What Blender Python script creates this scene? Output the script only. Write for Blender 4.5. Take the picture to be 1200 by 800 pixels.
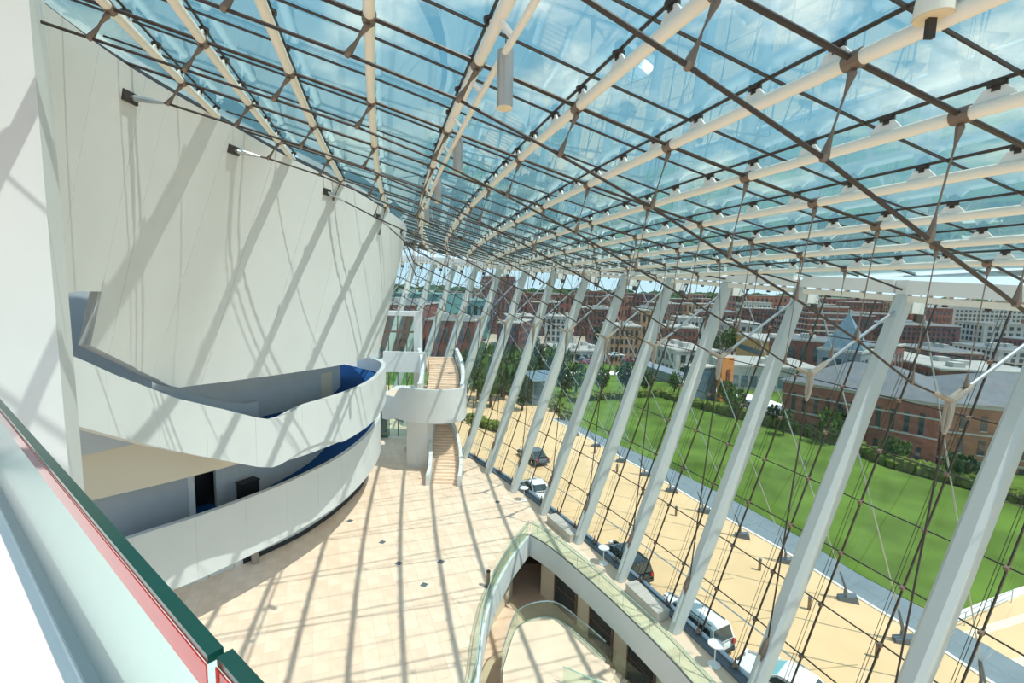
import bpy, bmesh, math, random
from mathutils import Vector, Matrix
from mathutils.bvhtree import BVHTree
random.seed(7)
for o in list(bpy.data.objects): bpy.data.objects.remove(o)
S = bpy.context.scene
COL = S.collection
V = Vector
# ------------------------------------------------------------------ camera
PZ = -1.7                       # plaza level outside
HC = 18.0                       # eye height above the lobby floor
FPX, PITCH, ROLL = 556.0, .1111, .022
cp, sp = math.cos(PITCH), math.sin(PITCH)
FW = V((0, cp, -sp)); U0 = V((0, sp, cp)); R0 = V((1, 0, 0))
RT = R0*math.cos(ROLL)+U0*math.sin(ROLL); UP = -R0*math.sin(ROLL)+U0*math.cos(ROLL)
CAMP = V((0, 0, HC))
cd = bpy.data.cameras.new('camera'); cam = bpy.data.objects.new('camera', cd); COL.objects.link(cam)
cd.sensor_width = 36; cd.lens = 36*FPX/1200; cd.clip_start = .05; cd.clip_end = 5000
M3 = Matrix((RT, UP, -FW)).transposed(); cam.matrix_world = Matrix.Translation(CAMP) @ M3.to_4x4()
S.camera = cam
# ------------------------------------------------------------------ sky, sun, exposure
S.view_settings.view_transform = 'Standard'; S.view_settings.look = 'None'
S.view_settings.gamma = 1; S.view_settings.use_curve_mapping = False
S.view_settings.exposure = 0.2
S.cycles.transparent_max_bounces = 48
S.cycles.max_bounces = 10
w = bpy.data.worlds.new('sky'); S.world = w; w.use_nodes = True
nt = w.node_tree; N = nt.nodes; L = nt.links; N.clear()
def nd(t, **k):
    n = N.new(t)
    for a, b in k.items(): setattr(n, a, b)
    return n
tc = nd('ShaderNodeTexCoord'); sx = nd('ShaderNodeSeparateXYZ'); L.new(tc.outputs['Generated'], sx.inputs[0])
ramp = nd('ShaderNodeValToRGB'); L.new(sx.outputs['Z'], ramp.inputs[0])
e = ramp.color_ramp.elements
e[0].position = 0.0; e[0].color = (.52, .69, .80, 1); e[1].position = 1; e[1].color = (.15, .37, .58, 1)
q = e.new(.12); q.color = (.40, .62, .78, 1); q = e.new(.45); q.color = (.24, .49, .68, 1)
mz = nd('ShaderNodeMath', operation='ADD'); mz.inputs[1].default_value = .18; L.new(sx.outputs['Z'], mz.inputs[0])
mm = nd('ShaderNodeMath', operation='MAXIMUM'); mm.inputs[1].default_value = .12; L.new(mz.outputs[0], mm.inputs[0])
dv = nd('ShaderNodeVectorMath', operation='DIVIDE'); L.new(tc.outputs['Generated'], dv.inputs[0])
cb = nd('ShaderNodeCombineXYZ')
for i in range(3): L.new(mm.outputs[0], cb.inputs[i])
L.new(cb.outputs[0], dv.inputs[1])
ns = nd('ShaderNodeTexNoise'); ns.inputs['Scale'].default_value = 2.6; ns.inputs['Detail'].default_value = 9; ns.inputs['Roughness'].default_value = .56
L.new(dv.outputs[0], ns.inputs['Vector'])
cr = nd('ShaderNodeValToRGB'); cr.color_ramp.elements[0].position = .49; cr.color_ramp.elements[1].position = .66
L.new(ns.outputs['Fac'], cr.inputs[0])
fd = nd('ShaderNodeMapRange'); fd.inputs[1].default_value = .04; fd.inputs[2].default_value = .2; L.new(sx.outputs['Z'], fd.inputs[0])
cf = nd('ShaderNodeMath', operation='MULTIPLY'); L.new(fd.outputs[0], cf.inputs[0]); L.new(cr.outputs[0], cf.inputs[1])
mx = nd('ShaderNodeMix', data_type='RGBA'); L.new(cf.outputs[0], mx.inputs[0]); L.new(ramp.outputs[0], mx.inputs[6]); mx.inputs[7].default_value = (.97, .98, 1.0, 1)
bg = nd('ShaderNodeBackground'); bg.inputs[1].default_value = 1.3; L.new(mx.outputs[2], bg.inputs[0])
wo = nd('ShaderNodeOutputWorld'); L.new(bg.outputs[0], wo.inputs[0])
SUN = V((.45, -.20, 1)).normalized()
sl = bpy.data.lights.new('sun', 'SUN'); sl.energy = 4.5; sl.angle = .009; sl.color = (1, .955, .88)
so = bpy.data.objects.new('sun', sl); COL.objects.link(so); so.location = (20, -10, 60)
so.rotation_euler = SUN.to_track_quat('Z', 'Y').to_euler()

# ------------------------------------------------------------------ pixel helpers (directions only)
def ray(u, v): return FW + RT*((u-600)/FPX) - UP*((v-400)/FPX)
def G(u, v, z=0.0):
    d = ray(u, v); t = (z-HC)/d.z; return CAMP+d*t
def atY(u, v, y):
    d = ray(u, v); return CAMP+d*(y/d.y)
def pix(P):
    P = V(P)-CAMP; d = P.dot(FW); return (600+FPX*P.dot(RT)/d, 400-FPX*P.dot(UP)/d)
# ------------------------------------------------------------------ materials
MATS = {}
def mat(name, col, rough=.6, metal=0, spec=.4, var=0, vscale=3, bump=0, bscale=20, emit=0, coat=0, stretch=None):
    if name in MATS: return MATS[name]
    m = bpy.data.materials.new(name); m.use_nodes = True; t = m.node_tree; b = t.nodes['Principled BSDF']
    c = (*col, 1); b.inputs['Base Color'].default_value = c
    b.inputs['Roughness'].default_value = rough; b.inputs['Metallic'].default_value = metal
    b.inputs['Specular IOR Level'].default_value = spec
    if coat: b.inputs['Coat Weight'].default_value = coat; b.inputs['Coat Roughness'].default_value = .05
    if emit: b.inputs['Emission Color'].default_value = c; b.inputs['Emission Strength'].default_value = emit
    if var or bump:
        co = t.nodes.new('ShaderNodeTexCoord'); src = co.outputs['Object']
        if stretch:
            mp = t.nodes.new('ShaderNodeMapping'); mp.inputs['Scale'].default_value = stretch; t.links.new(src, mp.inputs[0]); src = mp.outputs[0]
    if var:
        n = t.nodes.new('ShaderNodeTexNoise'); n.inputs['Scale'].default_value = vscale; n.inputs['Detail'].default_value = 5
        t.links.new(src, n.inputs['Vector'])
        r = t.nodes.new('ShaderNodeValToRGB'); r.color_ramp.elements[0].position = .3; r.color_ramp.elements[1].position = .7
        r.color_ramp.elements[0].color = (*[max(0, x*(1-var)) for x in col], 1); r.color_ramp.elements[1].color = (*[min(1, x*(1+var)) for x in col], 1)
        t.links.new(n.outputs['Fac'], r.inputs[0]); t.links.new(r.outputs[0], b.inputs['Base Color'])
    if bump:
        n2 = t.nodes.new('ShaderNodeTexNoise'); n2.inputs['Scale'].default_value = bscale; n2.inputs['Detail'].default_value = 4
        t.links.new(src, n2.inputs['Vector'])
        bp = t.nodes.new('ShaderNodeBump'); bp.inputs['Strength'].default_value = bump; bp.inputs['Distance'].default_value = .02
        t.links.new(n2.outputs['Fac'], bp.inputs['Height']); t.links.new(bp.outputs[0], b.inputs['Normal'])
    MATS[name] = m; return m
def glass(name, tint, ior=1.45, gl=1.0, rough=0.0, graze=None):
    m = bpy.data.materials.new(name); m.use_nodes = True; t = m.node_tree; t.nodes.clear()
    o = t.nodes.new('ShaderNodeOutputMaterial'); mixn = t.nodes.new('ShaderNodeMixShader')
    tr = t.nodes.new('ShaderNodeBsdfTransparent'); tr.inputs[0].default_value = (*tint, 1)
    g = t.nodes.new('ShaderNodeBsdfGlossy'); g.inputs['Roughness'].default_value = rough; g.inputs[0].default_value = (gl, gl, gl, 1)
    lw_ = t.nodes.new('ShaderNodeLayerWeight'); lw_.inputs[0].default_value = .5
    pw = t.nodes.new('ShaderNodeMath'); pw.operation = 'POWER'; pw.inputs[1].default_value = 5; t.links.new(lw_.outputs['Facing'], pw.inputs[0])
    f0 = ((ior-1)/(ior+1))**2
    f = t.nodes.new('ShaderNodeMath'); f.operation = 'MULTIPLY_ADD'; f.inputs[1].default_value = 1-f0; f.inputs[2].default_value = f0; t.links.new(pw.outputs[0], f.inputs[0])
    if graze:   # longer path through tinted glass at a slant absorbs more
        gm = t.nodes.new('ShaderNodeMix'); gm.data_type = 'RGBA'; gm.inputs[6].default_value = (*tint, 1); gm.inputs[7].default_value = (*graze, 1)
        p2 = t.nodes.new('ShaderNodeMath'); p2.operation = 'POWER'; p2.inputs[1].default_value = 1.6; t.links.new(lw_.outputs['Facing'], p2.inputs[0]); t.links.new(p2.outputs[0], gm.inputs[0]); t.links.new(gm.outputs[2], tr.inputs[0])
    t.links.new(f.outputs[0], mixn.inputs[0]); t.links.new(tr.outputs[0], mixn.inputs[1]); t.links.new(g.outputs[0], mixn.inputs[2])
    t.links.new(mixn.outputs[0], o.inputs[0]); MATS[name] = m; return m
WHITE = mat('white_plaster', (.70, .715, .70), .55, var=.02, vscale=.6, bump=.04, bscale=14)
PAINT = mat('white_paint', (.80, .80, .77), .35, spec=.5)
CREAM = mat('cream_paint', (.84, .79, .68), .4)
COLM = mat('column_paint', (.55, .585, .56), .38, spec=.45)
DARK = mat('dark_bronze', (.05, .040, .033), .45, .2)
BRONZE = mat('bronze_fitting', (.23, .17, .13), .42, .5)
STEEL = mat('stay_steel', (.42, .46, .48), .35, .7)
CHROME = mat('cast_steel', (.38, .33, .27), .42, .5)
LAMP = mat('brushed_aluminium', (.52, .48, .46), .3, .85)
LAMPB = mat('lamp_bottom', (.72, .60, .40), .6)
BLUE = mat('blue_carpet', (.018, .085, .25), .95, spec=.1, var=.12, vscale=30, bump=.2, bscale=200)
RED = mat('red_carpet', (.55, .05, .06), .95, spec=.1, var=.1, vscale=30)
GREYW = mat('grey_wall', (.55, .58, .60), .7, var=.03, vscale=2)
BEIGEW = mat('beige_wall', (.78, .70, .55), .7)
TAN = mat('floor_stone', (.87, .67, .51), .42, spec=.35, var=.07, vscale=1.1, bump=.03, bscale=8)
TAN2 = mat('floor_stone_warm', (.88, .69, .53), .42, spec=.35, var=.08, vscale=1.4, bump=.03, bscale=8)
TAN3 = mat('floor_stone_deep', (.85, .64, .48), .42, spec=.35, var=.08, vscale=1.2, bump=.03, bscale=8)
GROUT = mat('floor_joint', (.76, .58, .43), .8)
STONE = mat('bench_stone', (.52, .48, .43), .7, var=.1, vscale=6)
BLACK = mat('black_lacquer', (.012, .011, .012), .5)
CHAR = mat('charcoal', (.035, .037, .04), .6)
GUT = mat('gutter_grey', (.12, .15, .18), .5)
PLAZA = mat('plaza_paving', (.68, .47, .26), .7, var=.06, vscale=.35, bump=.05, bscale=6)
PLAZ2 = mat('plaza_band', (.84, .68, .47), .7, var=.05, vscale=.5)
SCORE = mat('paving_joint', (.42, .31, .17), .9)
SLATE = mat('slate_paving', (.17, .21, .235), .6, var=.08, vscale=1.2)
CURB = mat('pale_curb', (.78, .74, .66), .7)
GRASS = mat('lawn_grass', (.092, .155, .024), .95, spec=.1, var=.35, vscale=.22, bump=.5, bscale=30)
EARTH = mat('city_ground', (.34, .29, .23), .9, var=.4, vscale=.03)
ROAD = mat('asphalt', (.22, .22, .22), .85, var=.1, vscale=.3)
HEDGE = mat('ornamental_grass', (.13, .17, .035), .95, spec=.1, var=.4, vscale=1.5)
HEDGE2 = mat('dry_tips', (.42, .26, .10), .95, spec=.1)
LEAFS = [mat('leaf_%d' % i, c, .9, spec=.15, var=.35, vscale=1.2) for i, c in enumerate([(.05, .10, .025), (.075, .135, .03), (.035, .07, .026)])]
BARK = mat('bark', (.12, .08, .05), .9)
RFG = glass('roof_glass', (.86, .905, .90), 1.9, .95, graze=(.50, .70, .68))
FCG = glass('facade_glass', (.90, .945, .935), 1.42, .9)
RLG = glass('rail_glass', (.86, .95, .90), 1.45, .9)
GEDGE = mat('green_glass_edge', (.004, .045, .035), .15, spec=.35)
GEDGL = mat('pale_glass_edge', (.35, .60, .50), .1, spec=.8)
GREDS = glass('painted_red_reflection', (.90, .22, .22), 1.45, .8)  # red tint stands in for a reflection in the near pane
GFRIT = glass('frosted_glass', (.80, .93, .90), 1.45, .6, .3)
WINDK = mat('dark_window', (.03, .045, .055), .12, spec=.7)
TEAL = mat('teal_glass', (.03, .12, .10), .1, spec=.8)
TIRE = mat('tyre_rubber', (.02, .02, .02), .8)
HUB = mat('wheel_hub', (.5, .5, .5), .35, .8)
CARG = mat('car_window', (.03, .05, .055), .06, spec=.8)
LITE = mat('headlight', (.8, .82, .85), .1, spec=.8)
TAIL = mat('taillight', (.4, .02, .02), .2)

# ------------------------------------------------------------------ mesh builder
class MB:
    def __init__(s): s.v = []; s.f = []
    def add(s, vs, fs):
        n = len(s.v); s.v += [V(p) for p in vs]; s.f += [tuple(i+n for i in f) for f in fs]; return s
    def hexa(s, p):   # 8 points: bottom loop then top loop
        return s.add(p, [(3, 2, 1, 0), (4, 5, 6, 7), (0, 1, 5, 4), (1, 2, 6, 5), (2, 3, 7, 6), (3, 0, 4, 7)])
    def box(s, c, d, rz=0.0):
        c = V(c); h = V(d)/2; a, b = math.cos(rz), math.sin(rz); p = []
        for z in (-1, 1):
            for x, y in ((-1, -1), (1, -1), (1, 1), (-1, 1)):
                X, Y = x*h.x, y*h.y; p.append((c.x+a*X-b*Y, c.y+b*X+a*Y, c.z+z*h.z))
        return s.hexa(p)
    def bar(s, p, q, wd, ht, up=(0, 0, 1), w2=None, h2=None):   # rectangular bar p->q
        p, q = V(p), V(q); d = (q-p).normalized(); r = d.cross(V(up)).normalized(); u = r.cross(d)
        w2 = w2 or wd; h2 = h2 or ht; P = []
        for c, a, b in ((p, wd, ht), (q, w2, h2)):
            P += [c-r*a/2-u*b/2, c+r*a/2-u*b/2, c+r*a/2+u*b/2, c-r*a/2+u*b/2]
        return s.hexa(P)
    def tube(s, p, q, r, n=8, r2=None):
        return s.path([p, q], [r, r if r2 is None else r2], n)
    def path(s, pts, r, n=8):
        pts = [V(p) for p in pts]; m = len(pts)
        if not isinstance(r, (list, tuple)): r = [r]*m
        d0 = (pts[1]-pts[0]).normalized(); ref = V((0, 0, 1)) if abs(d0.z) < .9 else V((1, 0, 0))
        vs = []
        for i, p in enumerate(pts):
            d = (pts[min(i+1, m-1)]-pts[max(i-1, 0)]).normalized(); a = d.cross(ref).normalized(); b = a.cross(d)
            for k in range(n):
                t = 2*math.pi*k/n; vs.append(p+(a*math.cos(t)+b*math.sin(t))*r[i])
        fs = [(i*n+k, i*n+(k+1) % n, (i+1)*n+(k+1) % n, (i+1)*n+k) for i in range(m-1) for k in range(n)]
        fs += [tuple(reversed(range(n))), tuple((m-1)*n+k for k in range(n))]
        return s.add(vs, fs)
    def cyl(s, c, r, z0, z1, n=16, r2=None):
        return s.tube((c[0], c[1], z0), (c[0], c[1], z1), r, n, r2)
    def prism(s, poly, z0, z1):
        n = len(poly); vs = [(p[0], p[1], z0) for p in poly]+[(p[0], p[1], z1) for p in poly]
        return s.add(vs, [tuple(reversed(range(n))), tuple(range(n, 2*n))]+[(i, (i+1) % n, n+(i+1) % n, n+i) for i in range(n)])
    def wall(s, a, b, th):
        """sheet between polyline a (low) and b (high), thickened by th to the left-hand plan normal"""
        n = len(a); a = [V(p) for p in a]; b = [V(p) for p in b]
        def off(P):
            o = []
            for i in range(n):
                d = P[min(i+1, n-1)]-P[max(i-1, 0)]; d.z = 0; d.normalize(); o.append(P[i]+V((-d.y, d.x, 0))*th)
            return o
        a2, b2 = off(a), off(b); vs = a+b+b2+a2; fs = []
        for i in range(n-1):
            for r in range(4):
                q = (r+1) % 4; fs.append((r*n+i, r*n+i+1, q*n+i+1, q*n+i))
        fs += [(0, n, 2*n, 3*n), (4*n-1, 3*n-1, 2*n-1, n-1)]
        return s.add(vs, fs)
    def slab(s, a, b, z0, z1):
        """slab between two plan polylines of equal count"""
        n = len(a); f = lambda P, z: [(p[0], p[1], z) for p in P]
        vs = f(a, z0)+f(b, z0)+f(b, z1)+f(a, z1); fs = []
        for i in range(n-1):
            for r in range(4):
                q = (r+1) % 4; fs.append((r*n+i, r*n+i+1, q*n+i+1, q*n+i))
        fs += [(0, n, 2*n, 3*n), (4*n-1, 3*n-1, 2*n-1, n-1)]
        return s.add(vs, fs)
    def mesh(s, name, m, org=(0, 0, 0), smooth=False):
        me = bpy.data.meshes.new(name); o = V(org)
        me.from_pydata([tuple(p-o) for p in s.v], [], s.f); me.update()
        bm = bmesh.new(); bm.from_mesh(me); bmesh.ops.recalc_face_normals(bm, faces=bm.faces); bm.to_mesh(me); bm.free()
        me.materials.append(m)
        if smooth:
            for p in me.polygons: p.use_smooth = True
            try: me.set_sharp_from_angle(angle=.7)
            except Exception: pass
        return me
    def build(s, name, m, parent=None, smooth=False, label=None, kind=None):
        org = (0, 0, 0)
        if parent is not None:
            org = wloc(parent)
        ob = bpy.data.objects.new(name, s.mesh(name, m, org, smooth)); COL.objects.link(ob)
        if parent is not None: ob.parent = parent
        if label: ob['label'] = label
        if kind: ob['kind'] = kind
        return ob
def wloc(o):
    l = V((0, 0, 0))
    while o is not None: l += o.location; o = o.parent
    return l
def thing(name, label, cat, loc, group=None):
    o = bpy.data.objects.new(name, None); COL.objects.link(o); o.location = loc; o.empty_display_size = .2
    o['label'] = label; o['category'] = cat
    if group: o['group'] = group
    return o
def tag(o, label, cat, group=None):
    o['label'] = label; o['category'] = cat
    if group: o['group'] = group
    return o
def struct(name, mb, m, **k): return mb.build(name, m, kind='structure', **k)
def sroot(name, loc=(0, 0, 0)):
    o = bpy.data.objects.new(name, None); COL.objects.link(o); o.location = loc; o['kind'] = 'structure'; return o
def inst(name, me, parent, P, rz=0.0, quat=None, sc=None):
    o = bpy.data.objects.new(name, me); COL.objects.link(o)
    if parent is not None: o.parent = parent; o.location = V(P)-wloc(parent)
    else: o.location = P
    if quat is not None: o.rotation_mode = 'QUATERNION'; o.rotation_quaternion = quat
    else: o.rotation_euler = (0, 0, rz)
    if sc: o.scale = sc
    return o
def spline(pts, n):
    """Catmull-Rom through plan points, resampled to n+1 points by length"""
    P = [V((p[0], p[1], p[2] if len(p) > 2 else 0)) for p in pts]
    P = [P[0]*2-P[1]]+P+[P[-1]*2-P[-2]]; out = []
    for i in range(1, len(P)-2):
        for j in range(20):
            t = j/20; a, b, c, d = P[i-1:i+3]
            out.append(.5*((2*b)+(c-a)*t+(2*a-5*b+4*c-d)*t*t+(3*b-a-3*c+d)*t**3))
    out.append(P[-2]); L_ = [0]
    for a, b in zip(out, out[1:]): L_.append(L_[-1]+(b-a).length)
    res = []; j = 0
    for k in range(n+1):
        s = L_[-1]*k/n
        while j < len(L_)-2 and L_[j+1] < s: j += 1
        t = (s-L_[j])/max(1e-9, L_[j+1]-L_[j]); res.append(out[j].lerp(out[j+1], min(1, t)))
    return res
def at(P, z): return [V((p[0], p[1], z)) for p in P]
def lerpk(tab, x):
    if x <= tab[0][0]: a, b = tab[0], tab[1]
    elif x >= tab[-1][0]: a, b = tab[-2], tab[-1]
    else:
        for a, b in zip(tab, tab[1:]):
            if a[0] <= x <= b[0]: break
    return a[1]+(b[1]-a[1])*(x-a[0])/(b[0]-a[0])
def inside(P, poly):
    x, y = P[0], P[1]; r = False; n = len(poly)
    for i in range(n):
        a, b = poly[i], poly[i-1]
        if (a[1] > y) != (b[1] > y) and x < (b[0]-a[0])*(y-a[1])/(b[1]-a[1])+a[0]: r = not r
    return r
def poly_hole(outer, hole, z):
    bm = bmesh.new(); ed = []
    for lp in (outer, hole):
        vs = [bm.verts.new((p[0], p[1], z)) for p in lp]
        ed += [bm.edges.new((vs[i], vs[(i+1) % len(vs)])) for i in range(len(vs))]
    bmesh.ops.triangle_fill(bm, edges=ed, use_beauty=True, use_dissolve=False)
    bm.verts.index_update(); mb = MB(); mb.add([v.co.copy() for v in bm.verts], [tuple(v.index for v in f.verts) for f in bm.faces]); bm.free(); return mb

# ------------------------------------------------------------------ facade frame geometry
CX, CY, RF, A0, DA = -113.67, -27.53, 132.93, .7553, -.0361
def RH(k): return 7.39-.018*(k-8)
def ZH(k): return 18.0+.693-.304*(k-8)+.0018*(k-8)**2
def FP(k, r, z):
    a = A0+DA*k; return V((CX+(RF+r)*math.cos(a), CY+(RF+r)*math.sin(a), z))
def rk(P):
    dx, dy = P[0]-CX, P[1]-CY; return math.hypot(dx, dy)-RF, (math.atan2(dy, dx)-A0)/DA
def RAD(k): a = A0+DA*k; return V((math.cos(a), math.sin(a), 0))
def TAN_(k): a = A0+DA*k; return V((-math.sin(a), math.cos(a), 0))
OX, OY = 260.0, 87.0
ZT = [(246, 18.0), (251.8, 18.6), (254.9, 19.15), (257.5, 19.6), (260.1, 20.0), (262.5, 20.45), (264.9, 20.92), (267.2, 21.4), (269.6, 21.95), (271.9, 22.5), (274, 22.98), (280, 24.2)]
def ZR(x, y): return lerpk(ZT, math.hypot(x-OX, y-OY))
PUR = [('f', 254.9), ('e', 257.5), ('d', 260.1), ('c', 262.55), ('b', 264.9), ('a', 267.25), ('z', 269.65), ('y', 271.9), ('x', 274.0), ('w', 276.0), ('v', 277.9), ('u', 279.7), ('t', 281.4)]
def PP(rho, phi, dz=0): return V((OX+rho*math.cos(phi), OY+rho*math.sin(phi), lerpk(ZT, rho)+dz))

# ------------------------------------------------------------------ plan curves of the curved auditorium wall and balconies
def onroof(u, v, dz):
    d = ray(u, v); y = 4.0; prev = None
    while y < 80:
        P = CAMP+d*(y/d.y); g = P.z-(ZR(P.x, P.y)+dz)
        if prev is not None and prev*g <= 0: return P
        prev = g; y += .02
TOPP = [onroof(u, v, -.08) for u, v in ((50, 2), (140, 70), (210, 113), (277, 150), (330, 180), (395, 212), (440, 238), (472, 260))]
TOPP = [TOPP[0]+V((2.2, -5.5, .1))]+[TOPP[0]+V((.45, -1.6, 0))]+TOPP+[V((-8.6, 38.5, 22.2)), V((-10.3, 42.5, 22.1)), V((-13.5, 46.0, 22.1))]
BOTP = [(-21.0, 11.5), (-18.9, 15.3), (-16.9, 18.4), (-15.1, 21.0), (-13.9, 22.6), (-12.5, 24.5), (-11.4, 26.2), (-10.3, 28.2), (-9.7, 31.0), (-9.75, 34.0), (-10.6, 37.8), (-12.3, 41.6), (-15.2, 45.2)]
ND = 96
TC = spline(TOPP, ND); BC = spline([(-12.9, 6.0, 13.5), (-13.3, 9.0, 13.5), (-13.75, 12.2, 13.5), (-14.1, 15.2, 13.5), (-14.25, 17.6, 13.5)]+[(x*.9375, y*.9375, 13.5) for x, y in BOTP[3:]], ND)
PC1 = spline([(-18.6, 14.6), (-16.9, 17.7), (-15.5, 20.2), (-14.2, 22.3), (-13.0, 24.2), (-12.1, 25.9), (-11.35, 27.3), (-10.6, 29.2), (-10.15, 31.7), (-10.05, 34.6), (-10.5, 38.5), (-11.2, 41.6), (-12.6, 44.0), (-14.8, 45.8)], 84)
PC1 = spline([(-12.5, 10.4), (-13.0, 13.0), (-13.4, 16.0), (-13.6, 18.4), (-13.35, 20.4), (-12.75, 22.1), (-12.05, 23.5)]+[(x*.94, y*.94) for x, y in ((-12.1, 25.9), (-11.35, 27.3), (-10.6, 29.2), (-10.15, 31.7), (-10.05, 34.6), (-10.5, 38.5), (-11.2, 41.6), (-12.6, 44.0), (-14.8, 45.8))], 84)
PC2 = spline([(-18.6, 18.5), (-17.0, 20.8), (-15.6, 22.6), (-14.0, 25.2), (-12.8, 27.7), (-11.6, 31.4), (-11.2, 36.0), (-11.5, 40.3), (-12.3, 43.6), (-14.0, 46.0)], 72)
IN1 = spline([(-21.5, 17.0), (-19.5, 20.2), (-17.6, 23.2), (-15.9, 25.8), (-14.7, 27.7), (-13.6, 29.8), (-12.95, 32.6), (-13.1, 35.2), (-13.7, 37.5), (-15.0, 40.0)], 72)
IN1 = [V((p.x*.95, p.y*.95, 0)) for p in IN1]
IN2 = spline([(-20.5, 20.6), (-18.75, 23.0), (-17.4, 24.85), (-16.3, 26.6), (-15.5, 28.0), (-14.7, 30.9), (-14.4, 33.5), (-14.6, 36.2), (-15.2, 39.0), (-17, 42)], 72)
GW = spline([(-17.0, 28.75), (-15.1, 31.8), (-14.2, 34.2), (-13.7, 36.3), (-13.35, 39.0), (-13.3, 41.5), (-14.2, 45.0), (-16.5, 48.0)], 60)

# ================================================================== STRUCTURE
# void outline on the lobby floor
VOIDP = [G(*p) for p in ((621, 627), (645, 642), (690, 680), (735, 722), (780, 767), (808, 798))]
VOIDR = spline([(p.x, p.y) for p in VOIDP], 20)
dirn = (VOIDR[-1]-VOIDR[-3]).normalized(); VOIDR.append(VOIDR[-1]+dirn*9)
VOIDL = spline([(p.x, p.y) for p in [G(*p) for p in ((561, 797), (567, 740), (579, 695), (597, 659), (612, 638), (621, 627))]], 20)
VOIDL = [V((-1.9, 10.5, 0)), V((-2.0, 14, 0))]+VOIDL
VOID = VOIDR+[V((4.0, 8.8, 0))]+VOIDL[:-1]
# --- floor
outer = [FP(k*.5, 1.0, 0) for k in range(-8, 38)]
outer += [V((-4, -14, 0)), V((-45, -14, 0)), V((-45, 75, 0))]
slabm = poly_hole(outer, VOID, -.012)
floor = struct('floor', slabm, GROUT)
TW, TH = 1.5, .75
tb = {}
fa = math.radians(112); fu = V((math.cos(fa), math.sin(fa), 0)); fv = V((-fu.y, fu.x, 0))
cands = []
for i in range(-10, 44):
    for j in range(-40, 42):
        c = fu*((i+.5*(j % 2))*TW)+fv*(j*TH)+V((-2, 18, 0))
        u_, v_ = (0, 0)
        if c.y < 8: continue
        u_, v_ = pix((c.x, c.y, 0))
        if not (130 < u_ < 960 and 470 < v_ < 860): continue
        cor = [c+fu*a*TW/2+fv*b*TH/2 for a in (-1, 1) for b in (-1, 1)]
        if any(rk(p)[0] > .0 for p in cor) or any(inside(p, VOID) for p in cor+[c]): continue
        if c.x < -24: continue
        cands.append((c.length, c))
cands.sort(key=lambda t: t[0])
tmesh = [MB().hexa([fu*a*(TW/2-.006)+fv*b*(TH/2-.006)+V((0, 0, z)) for z in (-.03, 0) for a, b in ((-1, -1), (1, -1), (1, 1), (-1, 1))]).mesh('floor_tile', m) for m in (TAN, TAN2, TAN3)]
vis = [c for _, c in cands]
for c in vis[:300]:
    inst('floor_tile', random.choice(tmesh), floor, c)
for gi, m in enumerate((TAN, TAN2, TAN3)):
    rest = MB()
    for n_, c in enumerate(vis[300:]):
        if n_ % 3 == gi: rest.hexa([c+fu*a*(TW/2-.006)+fv*b*(TH/2-.006)+V((0, 0, z)) for z in (-.03, 0) for a, b in ((-1, -1), (1, -1), (1, 1), (-1, 1))])
    if rest.v: rest.build('floor_tiles', m, floor, kind='stuff')
for u, v in ((410, 610), (467, 660), (497, 685), (517, 658), (583, 588), (571, 687), (448, 635)):
    c = G(u, v); MB().hexa([c+V((.26*math.cos(t+fa), .26*math.sin(t+fa), z)) for z in (-.005, .012) for t in (0, math.pi/2, math.pi, 1.5*math.pi)]).build('floor_outlet_cover', GUT, floor)

# --- curved auditorium wall
wall = sroot('wall_left')
def edge_y(x):
    if x < 205: return 403+(455-403)*(x-104)/101
    return None
# ruled line index whose pixel line passes the opening's right jamb
def ruled(i, t): return BC[i].lerp(TC[i], t)
def pix_t(i, fy):
    best = None
    for n in range(-60, 220):
        t = n/220; P = ruled(i, t)
        if P.y < 2: continue
        x, y = pix(P); yy = fy(x)
        if yy is None: continue
        d = abs(y-yy)
        if best is None or d < best[0]: best = (d, t)
    return best[1] if best and best[0] < 4 else None
jamb = min(range(ND), key=lambda i: abs(pix(ruled(i, .5))[0]-128) if ruled(i, .5).y > 5 else 999)
tb = []
for i in range(ND+1):
    if i < jamb: t = pix_t(i, lambda x: 342.0); t = .45 if t is None else t
    else:
        x0 = pix(ruled(i, 0))[0]; t = 0
        if x0 < 212:
            tt = pix_t(i, edge_y); t = max(0, tt) if tt is not None else 0
    tb.append(t)
drum_v, drum_f = [], []
cuts = sorted(set(list(range(0, ND+1, 6))+[jamb]))
for a, b in zip(cuts, cuts[1:]):
    if b-a < 1: continue
    lo = []; hi = []
    for i in range(a, b+1):
        t = tb[i]
        if i == jamb and b == jamb: t = tb[i-1]
        lo.append(ruled(i, t)); hi.append(ruled(i, 1.0))
    # small joint between panels
    lo[0] = lo[0].lerp(lo[1], .012); hi[0] = hi[0].lerp(hi[1], .012); lo[-1] = lo[-1].lerp(lo[-2], .012); hi[-1] = hi[-1].lerp(hi[-2], .012)
    mb = MB(); mb.wall(lo, hi, .35); mb.build('wall_panel', WHITE, wall, smooth=True)
    n0 = len(drum_v); drum_v += lo+hi; m_ = len(lo)
    drum_f += [(n0+j, n0+j+1, n0+m_+j+1, n0+m_+j) for j in range(m_-1)]
# joint backing
lo = [ruled(i, max(tb[i], .0)+.004) for i in range(jamb, ND+1)]; hi = [ruled(i, .995) for i in range(jamb, ND+1)]
def inset(P, d):
    o = []
    for i in range(len(P)):
        t = P[min(i+1, len(P)-1)]-P[max(i-1, 0)]; t.z = 0; t.normalize(); o.append(P[i]+V((-t.y, t.x, 0))*d)
    return o
MB().wall(inset(lo, .1), inset(hi, .1), .2).build('backing', GREYW, wall)
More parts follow.
